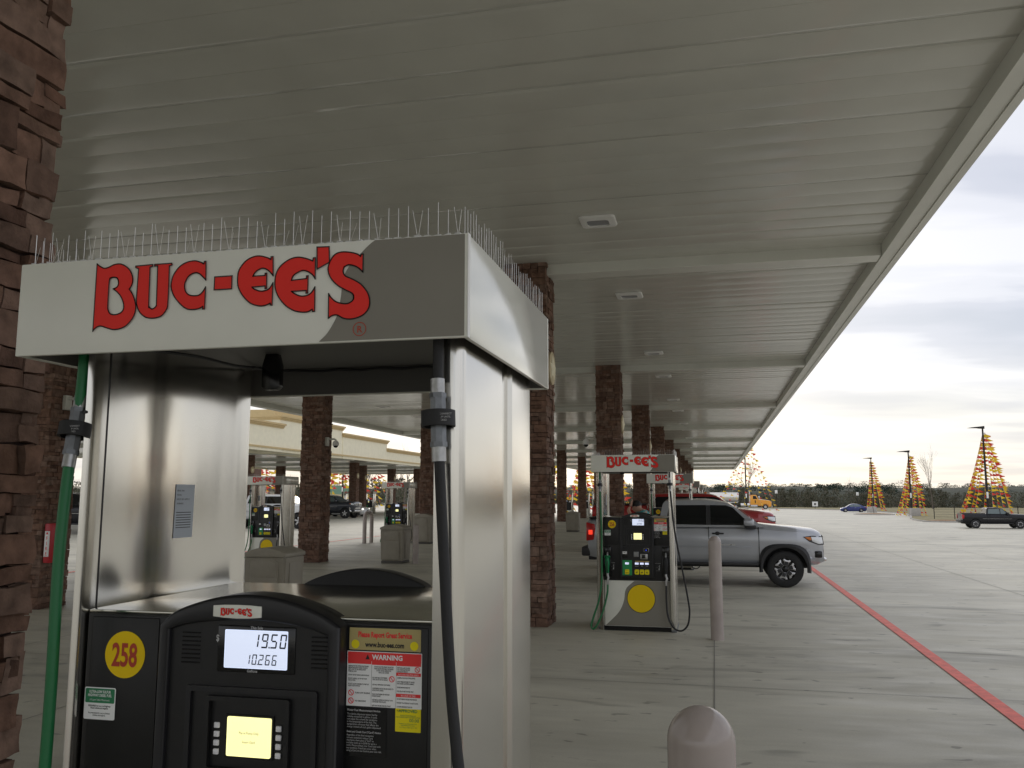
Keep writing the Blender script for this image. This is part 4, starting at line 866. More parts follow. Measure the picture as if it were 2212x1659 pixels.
def house(spec,m,t,glass='glass_dark'):
    """greenhouse: outline (x,z) from rear base over the roof to front base; half widths by height"""
    o=spec['cab']; wb,wt=spec['cw']; z0=min(p[1] for p in o); z1=max(p[1] for p in o); W_=lambda z:wb+(wt-wb)*(z-z0)/(z1-z0)
    oc=[(p.x,p.y) for p in catmull([(a,b,0) for a,b in o],5)]
    g=MB(); prev=None
    for x,z in oc:
        w=W_(z); c=.035*max(0,(z-z0)/(z1-z0))**2
        ring=[g.bm.verts.new((x,y_*w,z+c*(1-abs(y_))-(.012 if abs(y_)==1 else 0)*((z-z0)/(z1-z0))**3)) for y_ in (-1,-.955,-.85,-.5,0,.5,.85,.955,1)]
        if prev:
            for i in range(8): g.bm.faces.new((prev[i],prev[i+1],ring[i+1],ring[i]))
        else: first=ring
        prev=ring
    n=len(oc)
    for s_,idx in ((-1,0),(1,8)):
        pass
    bm=g.bm; bm.verts.ensure_lookup_table()
    L=[bm.verts[i*9] for i in range(n)]; Rr=[bm.verts[i*9+8] for i in range(n)]
    bm.faces.new(L); bm.faces.new(Rr[::-1]); bmesh.ops.triangulate(bm,faces=[f for f in bm.faces if len(f.verts)>4])
    cb=part('cab',g,m,t,ang=32)
    for nm,poly in spec['win']:
        for s_ in (-1,1):
            g=MB(); P=[(x,s_*(W_(z)+.004),z) for x,z in poly]; v=[g.bm.verts.new(p) for p in P]; w2=[g.bm.verts.new((p[0],p[1]-s_*.012,p[2])) for p in P]; k=len(v)
            g.bm.faces.new(v); g.bm.faces.new(w2[::-1]); [g.bm.faces.new((v[i],w2[i],w2[(i+1)%k],v[(i+1)%k])) for i in range(k)]
            part(nm,g,glass if nm!='pillar' else 'trim_black',cb,ang=20)
    for nm,a,b in spec['screens']:
        (xa,za),(xb,zb)=a,b; d=Vector((xb-xa,0,zb-za)).normalized(); nn=Vector((-d.z,0,d.x)) if spec['x0']>99 else None
        up=Vector((d.z,0,-d.x)); up=up if (up.x>0)==(nm=='windscreen') else -up
        g=MB(); ks=(-.90,-.45,0,.45,.90); r1=[];r2=[]
        for y_ in ks:
            for arr,(x,z) in ((r1,a),(r2,b)):
                w=W_(z); c=.035*max(0,(z-z0)/(z1-z0))**2*(1-abs(y_)); arr.append(g.bm.verts.new(Vector((x,y_*w,z+c))+up*.008))
        for i in range(4): g.bm.faces.new((r1[i],r1[i+1],r2[i+1],r2[i]))
        part(nm,g,spec.get('front_glass','glass_dark'),cb)
    return cb,W_
def flare(t,x,r,y,side,w=.075,m='trim_black',a0=-8,a1=188,dep=.05):
    g=MB(); pr=None
    for i in range(25):
        a=R(a0+(a1-a0)*i/24); c,s_=math.cos(a),math.sin(a); ri=r+.065; ro=(ri+w*.62)/(abs(c)**3.2+abs(s_)**3.2)**(1/3.2); ro=min(ro,ri+w*1.55); w_=ro-ri
        ring=[g.bm.verts.new((x+ri*c,side*(y-.10),r+ri*s_)),g.bm.verts.new((x+ri*c,side*(y+dep),r+ri*s_)),g.bm.verts.new((x+(ri+w_*.55)*c,side*(y+dep*1.12),r+(ri+w_*.55)*s_)),g.bm.verts.new((x+ro*c,side*(y+dep*.2),r+ro*s_)),g.bm.verts.new((x+ro*c,side*(y-.03),r+ro*s_))]
        if pr:
            for k in range(4): g.bm.faces.new((pr[k],pr[k+1],ring[k+1],ring[k]))
        pr=ring
    return part('wheel_arch_trim',g,m,t)
def pickup(label,loc,rz,colr,o={},group=None):
    t=thing('pickup_truck',label,'pickup truck',loc,rz,group)
    L=o.get('L',4.84); F,Bk=L/2,-L/2; r=o.get('r',.355); xf=F-.82; xr=o.get('xr',xf-2.92); W_=o.get('W',.90); H=o.get('H',1.69); belt=o.get('belt',1.20); hood=o.get('hood',1.10); bedz=o.get('bed',1.30); bot=o.get('bot',.45)
    cb,cf=o.get('cabx',(F-3.26,F-1.25))
    sp=dict(x0=Bk+.14,x1=F-.07,r=r,wheels=(xf,xr),gap=.075,crown=.035,crease=.56,
      top=[(Bk+.14,bedz-.01),(cb-.03,bedz),(cb-.02,belt),(cf,belt+.01),(cf+.25,belt-.015),(F-.6,hood+.04),(F-.24,hood+.0),(F-.13,hood-.045),(F-.085,hood-.12),(F-.07,hood-.24)],
      bot=[(Bk+.14,bot+.1),(xr-r-.12,bot+.02),(xr+r+.1,bot-.02),(xf-r-.1,bot-.02),(xf+r+.1,bot+.0),(F-.3,bot-.02),(F-.07,bot+.06)],
      hw=[(Bk+.14,W_*.955),(Bk+.3,W_*.985),(0,W_),(xf+.25,W_),(F-.35,W_*.965),(F-.17,W_*.90),(F-.07,W_*.80)])
    body=shell(sp,'body',colr,t)
    if bedz>belt or True:
        g=MB(); g.box(Bk+.16,cb-.06,-W_*.86,W_*.86,bedz+.012,bedz+.045,bev=.008); part('bed_cover',g,'trim_black',t)
    d=H-belt
    outl=[(cb-.03,belt-.03),(cb+.015,belt+.05),(cb+.06,belt+d*.55),(cb+.11,H-.05),(cb+.24,H-.012),(cb+.75,H+.0),(cf-1.0,H-.005),(cf-.68,H-.05),(cf-.52,H-.11),(cf-.26,belt+d*.40),(cf-.0,belt+.02),(cf+.06,belt-.03)]
    wz0,wz1=belt+.015,H-.10
    mid=o.get('mid',cb+1.0)
    win=[('side_window',[(mid+.04,wz0),(cf-.20,wz0),(cf-.23,wz0+.05),(cf-.52,wz1-.05),(cf-.66,wz1),(mid+.04,wz1+.005)]),('side_window',[(cb+.15,wz0+.01),(mid-.04,wz0),(mid-.04,wz1+.005),(cb+.30,wz1),(cb+.22,wz1-.05)]),('pillar',[(mid-.038,wz0),(mid+.038,wz0),(mid+.038,wz1),(mid-.038,wz1)])]
    hs=dict(cab=outl,cw=(W_*.945,W_*.76),win=win,screens=[('windscreen',(cf-.02,belt+.05),(cf-.50,H-.125)),('rear_window',(cb+.03,belt+.12),(cb+.09,H-.12))],x0=0,front_glass=o.get('fg','glass_dark'))
    cab_,WF=house(hs,colr,t,o.get('glass','glass_dark'))
    for s_ in (-1,1):
        # door cuts, handles, mirror, sill
        for xx,zb_ in ((cf-.045,bot+.05),(mid,bot+.05),(cb+.07,bot+.05)):
            g=MB(); g.box(xx-.006,xx+.006,s_*(W_*.93),s_*(W_+.001),zb_,belt-.02); part('door_gap',g,'under',body)
        for xx in (mid+.18,cb+.22):
            g=MB(); g.box(xx-.115,xx+.115,s_*(W_-.005),s_*(W_+.035),belt-.165,belt-.135,bev=.012); g.sph((xx-.01,s_*(W_-.012),belt-.15),.05,(1,.35,.8),12); part('door_handle',g,o.get('hm',colr),t)
        g=MB(); g.box(cf-.33,cf-.13,s_*(W_*.90),s_*(W_+.20),belt-.005,belt+.145,bev=.045,seg=4); mr=part('wing_mirror',g,o.get('mm',colr),t)
        g=MB(); g.box(cf-.31,cf-.09,s_*(W_*.90),s_*(W_+.195),belt-.045,belt+.015,bev=.02); part('mirror_foot',g,'trim_black',mr)
        g=MB(); g.box(xr+r+.14,xf-r-.14,s_*(W_*.90),s_*(W_+.012),bot-.035,bot+.015,bev=.01); part('sill',g,'trim_black',t)
        g=MB(); g.box(xr+r+.2,xf-r-.25,s_*(W_-.002),s_*(W_+.014),belt-.42,belt-.405,bev=.004,seg=1); part('door_moulding',g,colr if o.get('fl') else 'chrome',t)
        if o.get('fl'): flare(t,xf,r,W_-.005,s_,o.get('fw',.11)); flare(t,xr,r,W_-.005,s_,o.get('fw',.11))
        wheel_unit(t,xf,s_*(W_-.005),r,.24,s_,o.get('rim','alloy'),o.get('style','six'),r*.60); wheel_unit(t,xr,s_*(W_-.005),r,.24,s_,o.get('rim','alloy'),o.get('style','six'),r*.60)
        # lamps wrapped round the corners
        def lens(P,d,m_,nm,par):
            g=MB(); A=[g.bm.verts.new((x,s_*(ip(sp['hw'],x)*(1 if z<hood-.10 else .985)+d),z)) for x,z in P]; B=[g.bm.verts.new((x-.02,s_*(ip(sp['hw'],x)-.09),z)) for x,z in P]; k=len(P)
            c=g.bm.verts.new((sum(p[0] for p in P)/k,s_*(ip(sp['hw'],sum(p[0] for p in P)/k)+d+.012),sum(p[1] for p in P)/k))
            for i in range(k): g.bm.faces.new((c,A[i],A[(i+1)%k])); g.bm.faces.new((A[i],B[i],B[(i+1)%k],A[(i+1)%k]))
            return part(nm,g,m_,par,ang=60)
        lens([(F-.46,hood-.115),(F-.28,hood-.095),(F-.085,hood-.11),(F-.06,hood-.27),(F-.17,hood-.275),(F-.35,hood-.21)],.002,'gloss_black','lamp_housing',t)
        hl=lens([(F-.31,hood-.115),(F-.10,hood-.125),(F-.075,hood-.25),(F-.17,hood-.255),(F-.29,hood-.20)],.010,'lamp_clear','headlight',t)
        lens([(F-.43,hood-.125),(F-.32,hood-.12),(F-.305,hood-.175),(F-.35,hood-.18)],.012,'lamp_amber','indicator',hl)
        g=MB(); g.box(F-.155,F-.08,s_*.50,s_*(W_*.80),hood-.23,hood-.12,bev=.01); part('lamp_glass',g,'lamp_clear',hl)
        g=MB(); P=[(Bk+.11,bedz-.06),(Bk+.28,bedz-.10),(Bk+.30,bedz-.20),(Bk+.26,bedz-.42),(Bk+.11,bedz-.44)]; g.prism(P,min(s_*W_*.80,s_*(W_*.995)),max(s_*W_*.80,s_*(W_*.995)),bev=.012); tl=part('tail_light',g,'lamp_red',t)
        if o.get('lit'): g=MB(); g.box(Bk+.16,Bk+.24,s_*(W_*.99),s_*(W_*.995+.006),bedz-.31,bedz-.22,bev=.003); part('brake_lamp',g,'lamp_red_lit',tl)
    # front: grille, bumper
    g=MB(); g.box(F-.125,F-.055,-.50,.50,hood-.30,hood-.09,bev=.02); gr=part('grille',g,o.get('gm','gloss_black'),t)
    g=MB()
    for i in range(4): g.box(F-.06,F-.045,-.46,.46,hood-.28+.048*i,hood-.265+.048*i)
    if o.get('cross'): g.box(F-.06,F-.035,-.03,.03,hood-.29,hood-.1); g.box(F-.06,F-.035,-.48,.48,hood-.2,hood-.17)
    part('grille_bars',g,o.get('gb','trim_black'),gr)
    g=MB(); P=[(F-.5,bot+.0),(F-.42,hood-.30),(F-.10,hood-.32),(F-.05,bot+.27),(F-.085,bot+.22),(F-.08,bot+.17),(F-.0,bot+.10),(F-.03,bot+.04),(F-.16,bot-.02)]
    g2=bmesh.new(); pr=None
    for y_ in [-1+2*i/16 for i in range(17)]:
        sh=.30*max(0,abs(y_)-.55)**1.3/.35 if abs(y_)>.55 else 0
        ring=[g2.verts.new((x-sh*(1 if x>F-.4 else 0),y_*W_*.965,z)) for x,z in P]
        if pr:
            for k in range(len(P)): g2.faces.new((pr[k],pr[(k+1)%len(P)],ring[(k+1)%len(P)],ring[k]))
        else: g2.faces.new(ring)
        pr=ring
    g2.faces.new(pr[::-1]); bmesh.ops.recalc_face_normals(g2,faces=g2.faces); g._add(g2)
    # trim inside the wheel well
    bp=part('front_bumper',g,o.get('bm',colr),t,ang=50)
    c=MB(); c.cyl((xf,-1.5,r),(xf,1.5,r),r+.075,n=48); cu=part('cut',c,'under',t); md=bp.modifiers.new('b','BOOLEAN'); md.object=cu; md.operation='DIFFERENCE'; md.solver='EXACT'
    dg=bpy.context.evaluated_depsgraph_get(); me=bpy.data.meshes.new_from_object(bp.evaluated_get(dg)); bp.modifiers.clear(); bp.data=me; bpy.data.objects.remove(cu); wells(bp,(xf,),r,.075)
    g=MB(); g.box(F-.06,F+.0,-.55,.55,bot+.06,bot+.11,bev=.01); part('skid_strip',g,'chrome',bp)
    for s_ in (-1,1): g=MB(); g.box(F-.25,F-.11,s_*.60,s_*.835,bot+.13,bot+.26,bev=.02); fl_=part('fog_recess',g,'gloss_black',bp)
    g=MB(); g.box(Bk,Bk+.18,-W_*.93,W_*.93,bot+.10,bot+.29,bev=.03); g.box(Bk+.1,Bk+.4,-.5,.5,bot,bot+.14,bev=.02); part('rear_bumper',g,o.get('rb','chrome'),t)
    return t
sv=pickup('silver double cab pickup truck waiting behind pump 256 with dark windows and black arch trims',(-.29,18.82,0),0,'paint_silver',dict(fl=True,lit=True,rb='trim_black',hm='trim_black',belt=1.185,xr=1.60-2.92))
for c in sv.children:
    if c.name.startswith('body'):
        g=MB(); words(g,'TACOMA',.042,.50,.80,-.912,sx=1.9,bold=.02); part('badge',g,'chrome',c,smooth=False)
rd=pickup('dark red tall pickup truck beyond the silver pickup, its nose showing past the windscreen',(-1.03,28.85,0),0,'paint_red',dict(L=5.85,r=.40,W=.98,H=1.86,belt=1.36,hood=1.27,bed=1.50,bot=.52,xr=2.1-3.95,cabx=(-1.05,1.68),mid=.25,rim='chrome',style='multi'))
for i in range(5):
    g=MB(); g.box(.72,.80,-.45+.225*i-.03,-.45+.225*i+.03,1.87,1.915,bev=.01); part('roof_marker',g,'lamp_amber',rd)
bk=pickup('black extended cab pickup truck driving at the right edge of the lot',(23.95,84.9,hgt(24,84)),0,'paint_black',dict(L=5.55,r=.39,W=.95,H=1.80-.0,belt=1.26,hood=1.18,bed=1.28,bot=.46,xr=-1.60,cabx=(-.72,1.18),mid=.42,glass='glass_clear',style='six',rim='alloy',rb='trim_black'))
wt=pickup('white crew cab pickup truck parked behind pump 224',(-24.7,45.3,0),0,'paint_white',dict(L=6.1,r=.42,W=1.0,H=1.88,belt=1.36,hood=1.36,bed=1.42,bot=.52,xr=-2.1,cabx=(-1.10,1.75),mid=.2,mm='trim_black',style='five',glass='glass_dark',fg='glass_clear'))
rm=pickup('dark navy pickup truck with chrome grille right of the column in the opening',(-31.55,67.3,0),0,'paint_navy',dict(L=5.7,r=.41,W=1.0,H=1.88,belt=1.36,hood=1.34,bed=1.45,bot=.5,xr=-1.8,cabx=(-.95,1.45),mid=.3,bm='chrome',gm='chrome',gb='gloss_black',cross=True,style='five',fg='glass_clear',glass='glass_clear'))
w2=pickup('white pickup with rusty ladder rack, far back at the right of the pump opening',(-35.0,95.,0),PI,'paint_white',dict(L=5.3,r=.36,W=.9,H=1.7,style='steel',glass='glass_clear',rb='trim_black'))
w2.location=(-30.2,93.6,0); w2.rotation_euler=(0,0,R(180))
g=MB()
for s_ in (-.8,.8):
    g.box(-2.4,1.9,s_-.03,s_+.03,1.98,2.04)
    for x_ in (-2.2,0,1.6): g.box(x_-.03,x_+.03,s_-.03,s_+.03,1.25,2.0)
for i in range(8): g.box(-2.3+.55*i,-2.26+.55*i,-.8,.8,2.0,2.03)
part('ladder_rack',g,'rust',w2)
bp2=pickup('black pickup truck in the gap between the far left column and the green hose',(-31.0,37.0,0),0,'paint_black',dict(L=5.8,r=.42,W=1.0,H=1.92,belt=1.38,hood=1.34,bed=1.45,bot=.5,xr=-1.8,gm='chrome',bm='chrome'))
def sedan(label,loc,rz,colr,o={}):
    t=thing('sedan_car',label,'car',loc,rz); L=4.62; F,Bk=L/2,-L/2; r=.32; xf,xr=F-.88,F-.88-2.70; W_=.88
    sp=dict(x0=Bk+.03,x1=F-.03,r=r,wheels=(xf,xr),gap=.045,crown=.03,crease=.62,
     top=[(Bk+.03,.86),(Bk+.12,1.0),(Bk+.6,1.03),(-.9,.98),(.9,.93),(F-.55,.82),(F-.2,.70),(F-.03,.56)],bot=[(Bk+.03,.36),(xr-.5,.24),(xr+.5,.20),(xf-.5,.20),(xf+.5,.20),(F-.03,.26)],
     hw=[(Bk+.03,.70),(Bk+.25,.83),(0,W_),(xf,W_),(F-.4,.80),(F-.15,.66),(F-.03,.50)])
    b=shell(sp,'body',colr,t)
    outl=[(Bk+.45,.98),(Bk+.62,1.06),(-1.05,1.36),(-.6,1.455),(-.1,1.48),(.3,1.45),(.62,1.33),(1.05,1.06),(1.28,.93)]
    hs=dict(cab=outl,cw=(W_*.93,W_*.66),win=[('side_window',[(.02,.98),(.92,.96),(.55,1.30),(.28,1.40),(.02,1.42)]),('side_window',[(-1.35,1.02),(-.06,.98),(-.06,1.42),(-.5,1.41),(-.95,1.32)])],screens=[('windscreen',(1.12,1.03),(.58,1.355)),('rear_window',(-1.6,1.09),(-1.02,1.365))],x0=0,front_glass='glass_clear')
    house(hs,colr,t,'glass_clear')
    for s_ in (-1,1):
        for xx in (-.02,.98,-1.2): g=MB(); g.box(xx-.006,xx+.006,s_*.82,s_*(W_+.001),.30,.95); part('door_gap',g,'under',b)
        for xx in (-.25,-1.15): g=MB(); g.box(xx-.09,xx+.09,s_*(W_-.02),s_*(W_+.02),.80,.83,bev=.01); part('door_handle',g,'chrome',t)
        g=MB(); g.box(.70,.86,s_*(W_*.9),s_*(W_+.15),.98,1.08,bev=.03); part('wing_mirror',g,colr,t)
        g=MB(); g.box(F-.62,F-.22,s_*.60,s_*.80,.62,.74,bev=.03); part('headlight',g,'lamp_lit' if o.get('lit') else 'lamp_clear',t)
        g=MB(); g.box(Bk+.03,Bk+.32,s_*.62,s_*.845,.80,.93,bev=.02); part('tail_light',g,'lamp_red',t)
        for x_ in (xf,xr): wheel_unit(t,x_,s_*(W_+.0),r,.21,s_,'alloy',o.get('style','multi'),r*.66)
    g=MB(); g.box(F-.16,F-.02,-.42,.42,.42,.60,bev=.03); part('grille',g,'gloss_black',t)
    return t
sedan('dark blue sedan parked across the lot left of the first pennant cone',(24.6,168.5,hgt(24,168)),PI,'paint_blue')
sedan('white sedan with its headlights on behind the dark grey blue pickup',(-32.4,72.8,0),0,'paint_white',dict(lit=True,style='five'))
# white car and dark van glimpsed behind pump 222
sedan('silver grey sedan parked behind the white pickup at the left of the opening',(-39.5,59,0),0,'paint_silver')
# ---------------------------------------------------------------- tanker truck
t=thing('tanker_truck','orange road tractor pulling a long polished tanker trailer beyond the canopy','tanker truck',(5.4,203.5,hgt(6,203)))
F=7.2; r=.52
def tw(x,s_,st='steel'): wheel_unit(t,x,s_*1.22,r,.3,s_,'alloy',st,r*.58)
# tractor cab: hood, cab, fenders
g=MB(); P=[(F-3.1,.75),(F-3.1,2.05),(F-2.9,2.25),(F-.7,1.98),(F-.28,1.80),(F-.18,1.5),(F-.16,.75)]
g2=bmesh.new(); pr=None
for y_ in [-1+2*i/10 for i in range(11)]:
    k=1-.10*abs(y_)**3; ring=[g2.verts.new((x,y_*.82,z if z<1.5 else 1.5+(z-1.5)*k)) for x,z in P]
    if pr:
        for q in range(len(P)): g2.faces.new((pr[q],pr[(q+1)%len(P)],ring[(q+1)%len(P)],ring[q]))
    else: g2.faces.new(ring)
    pr=ring
g2.faces.new(pr[::-1]); bmesh.ops.recalc_face_normals(g2,faces=g2.faces); g._add(g2); part('bonnet',g,'paint_orange',t)
g=MB(); g.prism([(F-4.75,.95),(F-3.05,.95),(F-2.95,2.25),(F-3.35,3.1),(F-3.6,3.2),(F-4.70,3.15)],-1.05,1.05,bev=.06); cb=part('cab',g,'paint_orange',t)
for s_ in (-1,1):
    g=MB(); g.prism([(F-4.15,2.25),(F-3.2,2.25),(F-3.5,2.95),(F-4.15,2.95)],min(s_*1.04,s_*1.06),max(s_*1.04,s_*1.06),bev=.01); part('side_window',g,'glass_dark',cb)
    g=MB(); g.box(F-3.75,F-3.55,s_*1.04,s_*1.062,1.35,2.0,bev=.02); part('vent_window',g,'glass_dark',cb)
    g=MB(); 
    for i in range(13):
        a=R(180*i/12); a2=R(180*(i+1)/12)
        if i<12: g.quad((F-1.5+.68*math.cos(a),s_*.80,r+.68*math.sin(a)*1.05),(F-1.5+.68*math.cos(a2),s_*.80,r+.68*math.sin(a2)*1.05),(F-1.5+.68*math.cos(a2),s_*1.22,r+.68*math.sin(a2)*1.05),(F-1.5+.68*math.cos(a),s_*1.22,r+.68*math.sin(a)*1.05))
    g.prism([(F-2.25,.95)]+[(F-1.5+.68*math.cos(R(180-15*i)),r+.70*math.sin(R(15*i))) for i in range(13)]+[(F-.3,.6),(F-.3,1.45),(F-1.0,1.55),(F-2.3,1.6)],min(s_*.78,s_*1.1),max(s_*.78,s_*1.1)); part('fender',g,'paint_orange',t)
    g=MB(); g.tube([(F-4.85,s_*1.0,1.0),(F-4.85,s_*1.0,3.9),(F-5.0,s_*1.0,4.15)],.09,12); part('exhaust_stack',g,'chrome',t)
    g=MB(); g.cyl((F-6.8,s_*.95,.95),(F-4.9,s_*.95,.95),.33,n=24); part('fuel_tank',g,'chrome',t)
    g=MB(); g.box(F-4.7,F-3.2,s_*.8,s_*1.15,.5,.95,bev=.04); part('step_box',g,'alloy',t)
    g=MB(); g.box(F-2.85,F-2.7,s_*1.15,s_*1.35,2.3,2.9,bev=.03); part('wing_mirror',g,'chrome',t)
    tw(F-1.5,s_,'steel')
    for x_ in (F-7.9,F-9.3,F-17.6,F-19.0): tw(x_,s_,'steel')
g=MB(); g.quad((F-2.94,-.95,2.3),(F-2.94,.95,2.3),(F-3.34,.9,3.08),(F-3.34,-.9,3.08)); part('windscreen',g,'glass_clear',cb)
g=MB(); g.box(F-.2,F-.12,-.55,.55,.95,1.7,bev=.03); part('grille',g,'chrome',t)
g=MB(); g.box(F-.15,F,-1.15,1.15,.42,.80,bev=.05); part('front_bumper',g,'chrome',t)
g=MB(); g.box(F-10.2,F-1,-.45,.45,.62,.90); part('chassis',g,'under',t)
g=MB(); n=28; R_=[(0.01,-20.2),(1.0,-20.15),(1.12,-20.0),(1.12,-7.35),(1.0,-7.2),(0.01,-7.12)]
prev=None
for rr_,x_ in R_:
    ring=[g.bm.verts.new((F+x_,1.08*rr_*math.cos(2*PI*j/n),2.68+.93*rr_*math.sin(2*PI*j/n))) for j in range(n)]
    if prev:
        for j in range(n): g.bm.faces.new((prev[j],prev[(j+1)%n],ring[(j+1)%n],ring[j]))
    prev=ring
part('tank',g,'tank_metal' if 'tank_metal' in M else mat('tank_metal',(.74,.72,.66),.22,.95),t)
g=MB(); g.box(F-20,F-7.4,-1.1,1.1,1.42,1.60,bev=.02); g.box(F-20.3,F-16.6,-1.0,1.0,1.05,1.45,bev=.03); part('trailer_frame',g,'alloy',t)
g=MB(); g.box(F-10.6,F-10.4,-1.1,-1.0,.5,1.4); g.box(F-10.2,F-10.0,-1.1,-1.0,.5,1.4); part('landing_leg',g,'sticker_red',t)
# ---------------------------------------------------------------- light poles and pennant cones
def pole(label,x,y,h,arm=1.6):
    z=hgt(x,y); t=thing('light_pole',label,'lamp post',(x,y,z),0,'dark parking lot light poles')
    g=MB(); g.cyl((0,0,.8),(0,0,h),.14,.09,n=12); part('pole',g,'pole_dark',t)
    g=MB(); g.prism([(-arm,h-.03),(-arm*.72,h+.05),(-.4,h+.12),(.18,h+.18),(.18,h-.14),(-.35,h-.1),(-.6,h-.06)],-.17,.17,bev=.02); part('lamp_head',g,'pole_dark',t)
    g=MB(); g.cyl((0,0,-.2),(0,0,.95),.36,n=24); part('concrete_base',g,'block_conc',t)
    g=MB(); g.box(-.1,.1,-.16,-.12,2.6,3.3,bev=.01); part('sign_plate',g,'white',t)
    return t
def cone(label,x,y,h,rad,n,seed,flag=.42,step=.42,side=1,apex=(0,0)):
    random.seed(seed); z=hgt(x,y); dy_=rad*.85; y+=dy_; apex=(apex[0],-dy_+.35); t=thing('pennant_cone',label,'pennant string',(x,y,z),0,'cones of red and yellow pennants hung round light poles')
    for i in range(n):
        a=2*PI*(i+.3)/n+random.uniform(-.08,.08); b=Vector((rad*math.cos(a)*random.uniform(.85,1.05),rad*math.sin(a)*.9,.1)); top=Vector((apex[0]+.12*math.cos(a),apex[1]+.12*math.sin(a),h-.35)); Ln=(top-b).length; g=MB()
        m_=int(Ln/step); dn=(b-top).normalized()
        def at(u): return top.lerp(b,u)+Vector((.015*Ln*math.sin(u*PI),0,-.035*Ln*math.sin(u*PI)))
        us=[]
        for k in range(m_): u=(k+.35+random.uniform(-.15,.15))/m_; us+=[u,min(1,u+flag*.72/Ln)]
        us=[0]+us+[1]; us=[max(us[:i_+1]) for i_ in range(len(us))]
        ro=[(g.bm.verts.new(at(u)+Vector((-.012,0,0))),g.bm.verts.new(at(u)+Vector((.012,0,0)))) for u in us]
        for A,B in zip(ro,ro[1:]): g.bm.faces.new((A[0],A[1],B[1],B[0]))
        for k in range(m_):
            A,B=ro[1+2*k],ro[2+2*k]; u=us[1+2*k]
            w=Vector((1,random.uniform(-.55,.55),random.uniform(-.40,.12))).normalized()*flag*random.uniform(.9,1.45)*side
            if u>.70: w=Vector((w.x*random.uniform(.35,.9),w.y,-abs(w.x)*random.uniform(.15,.7)))
            q=g.bm.verts.new((A[1].co+B[1].co)/2+w); f=g.bm.faces.new((A[1],B[1],q)); f.material_index=1 if (k*3+i)%5<2 else 2
        me=mesh(g,'pennant_string','string',smooth=False); me.materials.append(M['pennant_red']); me.materials.append(M['pennant_yellow']); part('pennant_string',me,None,t)
    return t
pole('tall dark light pole inside the right hand pennant cone above the black pickup',29.7,106.5,9.55+.95)
cone('largest pennant cone, right of the three, above the black pickup',29.9,106.5,10.3,3.0,11,1,.48,.44)
pole('tall dark light pole inside the middle pennant cone with a concrete block at its foot',27.7,135.5,8.35+.95)
cone('middle pennant cone of the three standing on the verge',27.9,135.5,9.1,2.1,11,2,.42,.40)
pole('slim dark light pole inside the left pennant cone beside the blue sedan',30.3,182.,10.3)
cone('left pennant cone of the three, smallest, beside the blue sedan',30.9,182,10.1,1.9,10,3,.50,.46,apex=(-.7,0))
pole('dark light pole behind the tanker truck at the end of the canopy',5.55,160.,13.5)
cone('pennant cone hung round the pole above the tanker truck',5.9,160,13.2,6.3,10,4,.48,1.0,apex=(0,0))
pole('dark light pole among pennants seen through the pump opening',-58.3,130,11)
cone('pennant cone left of the columns seen through the pump opening',-59.2,130,11,4.6,16,5,.8,.8,-1 and 1)
cone('pennant cone right of the dark column in the pump opening',-53.9,128,10,4.2,12,6,.62,.8)
cone('pennant cone behind the left column of the pump 224 group',-72.8,130,11,4.6,14,7,.75,.8)
cone('pennant cone between the two thin columns left of pump 256',-19.6,131,10,3.6,14,8,.62,.8)
cone('pennant cone just left of the pump 256 header',-15.2,135,9.5,2.6,10,9,.62,.8)
cone('pennant cone at far left between the first pair of columns',-24.2,131,10,2.6,10,10,.62,.8)
# concrete block, islands, small trees, signs, fence
g=MB(); g.box(-.65,.65,-.5,.5,-.2,1.15,bev=.04); o=part('concrete_block',g,'block_conc'); o.location=(27.95,134.3,hgt(28,134)); tag(o,'pale square concrete block at the foot of the middle light pole','concrete block')
g=MB(); g.box(-.75,.75,-.5,.5,-.2,1.0,bev=.04); o=part('concrete_block',g,'block_conc'); o.location=(27.2,165,hgt(28,165)); tag(o,'low pale concrete block left of the small bare tree','concrete block')
def island(label,x,y,rx,ry):
    t=thing('planting_island',label,'planting bed',(x,y,hgt(x,y)))
    g=MB(); g.lathe([(1.0,-.1),(1.0,.13),(.94,.15),(.9,.13)],n=40); k=part('kerb_ring',g,'block_conc',t); k.scale=(rx,ry,1)
    g=MB(); random.seed(int(x)); 
    c=g.bm.verts.new((0,0,.26)); rg=[[g.bm.verts.new((q*rx*math.cos(2*PI*j/24),q*ry*math.sin(2*PI*j/24),.13+.13*(1-q)+random.uniform(-.03,.03))) for j in range(24)] for q in (.35,.65,.91)]
    for j in range(24): g.bm.faces.new((c,rg[0][j],rg[0][(j+1)%24]))
    for A,B in zip(rg,rg[1:]):
        for j in range(24): g.bm.faces.new((A[j],B[j],B[(j+1)%24],A[(j+1)%24]))
    part('mulch',g,'mulch',t); return t
island('mulched planting island with a thin young tree near the left pennant cone',24.2,145,3.0,3.2)
island('mulched planting island near the right fence left of the black pickup',24.6,104.5,2.2,1.4)
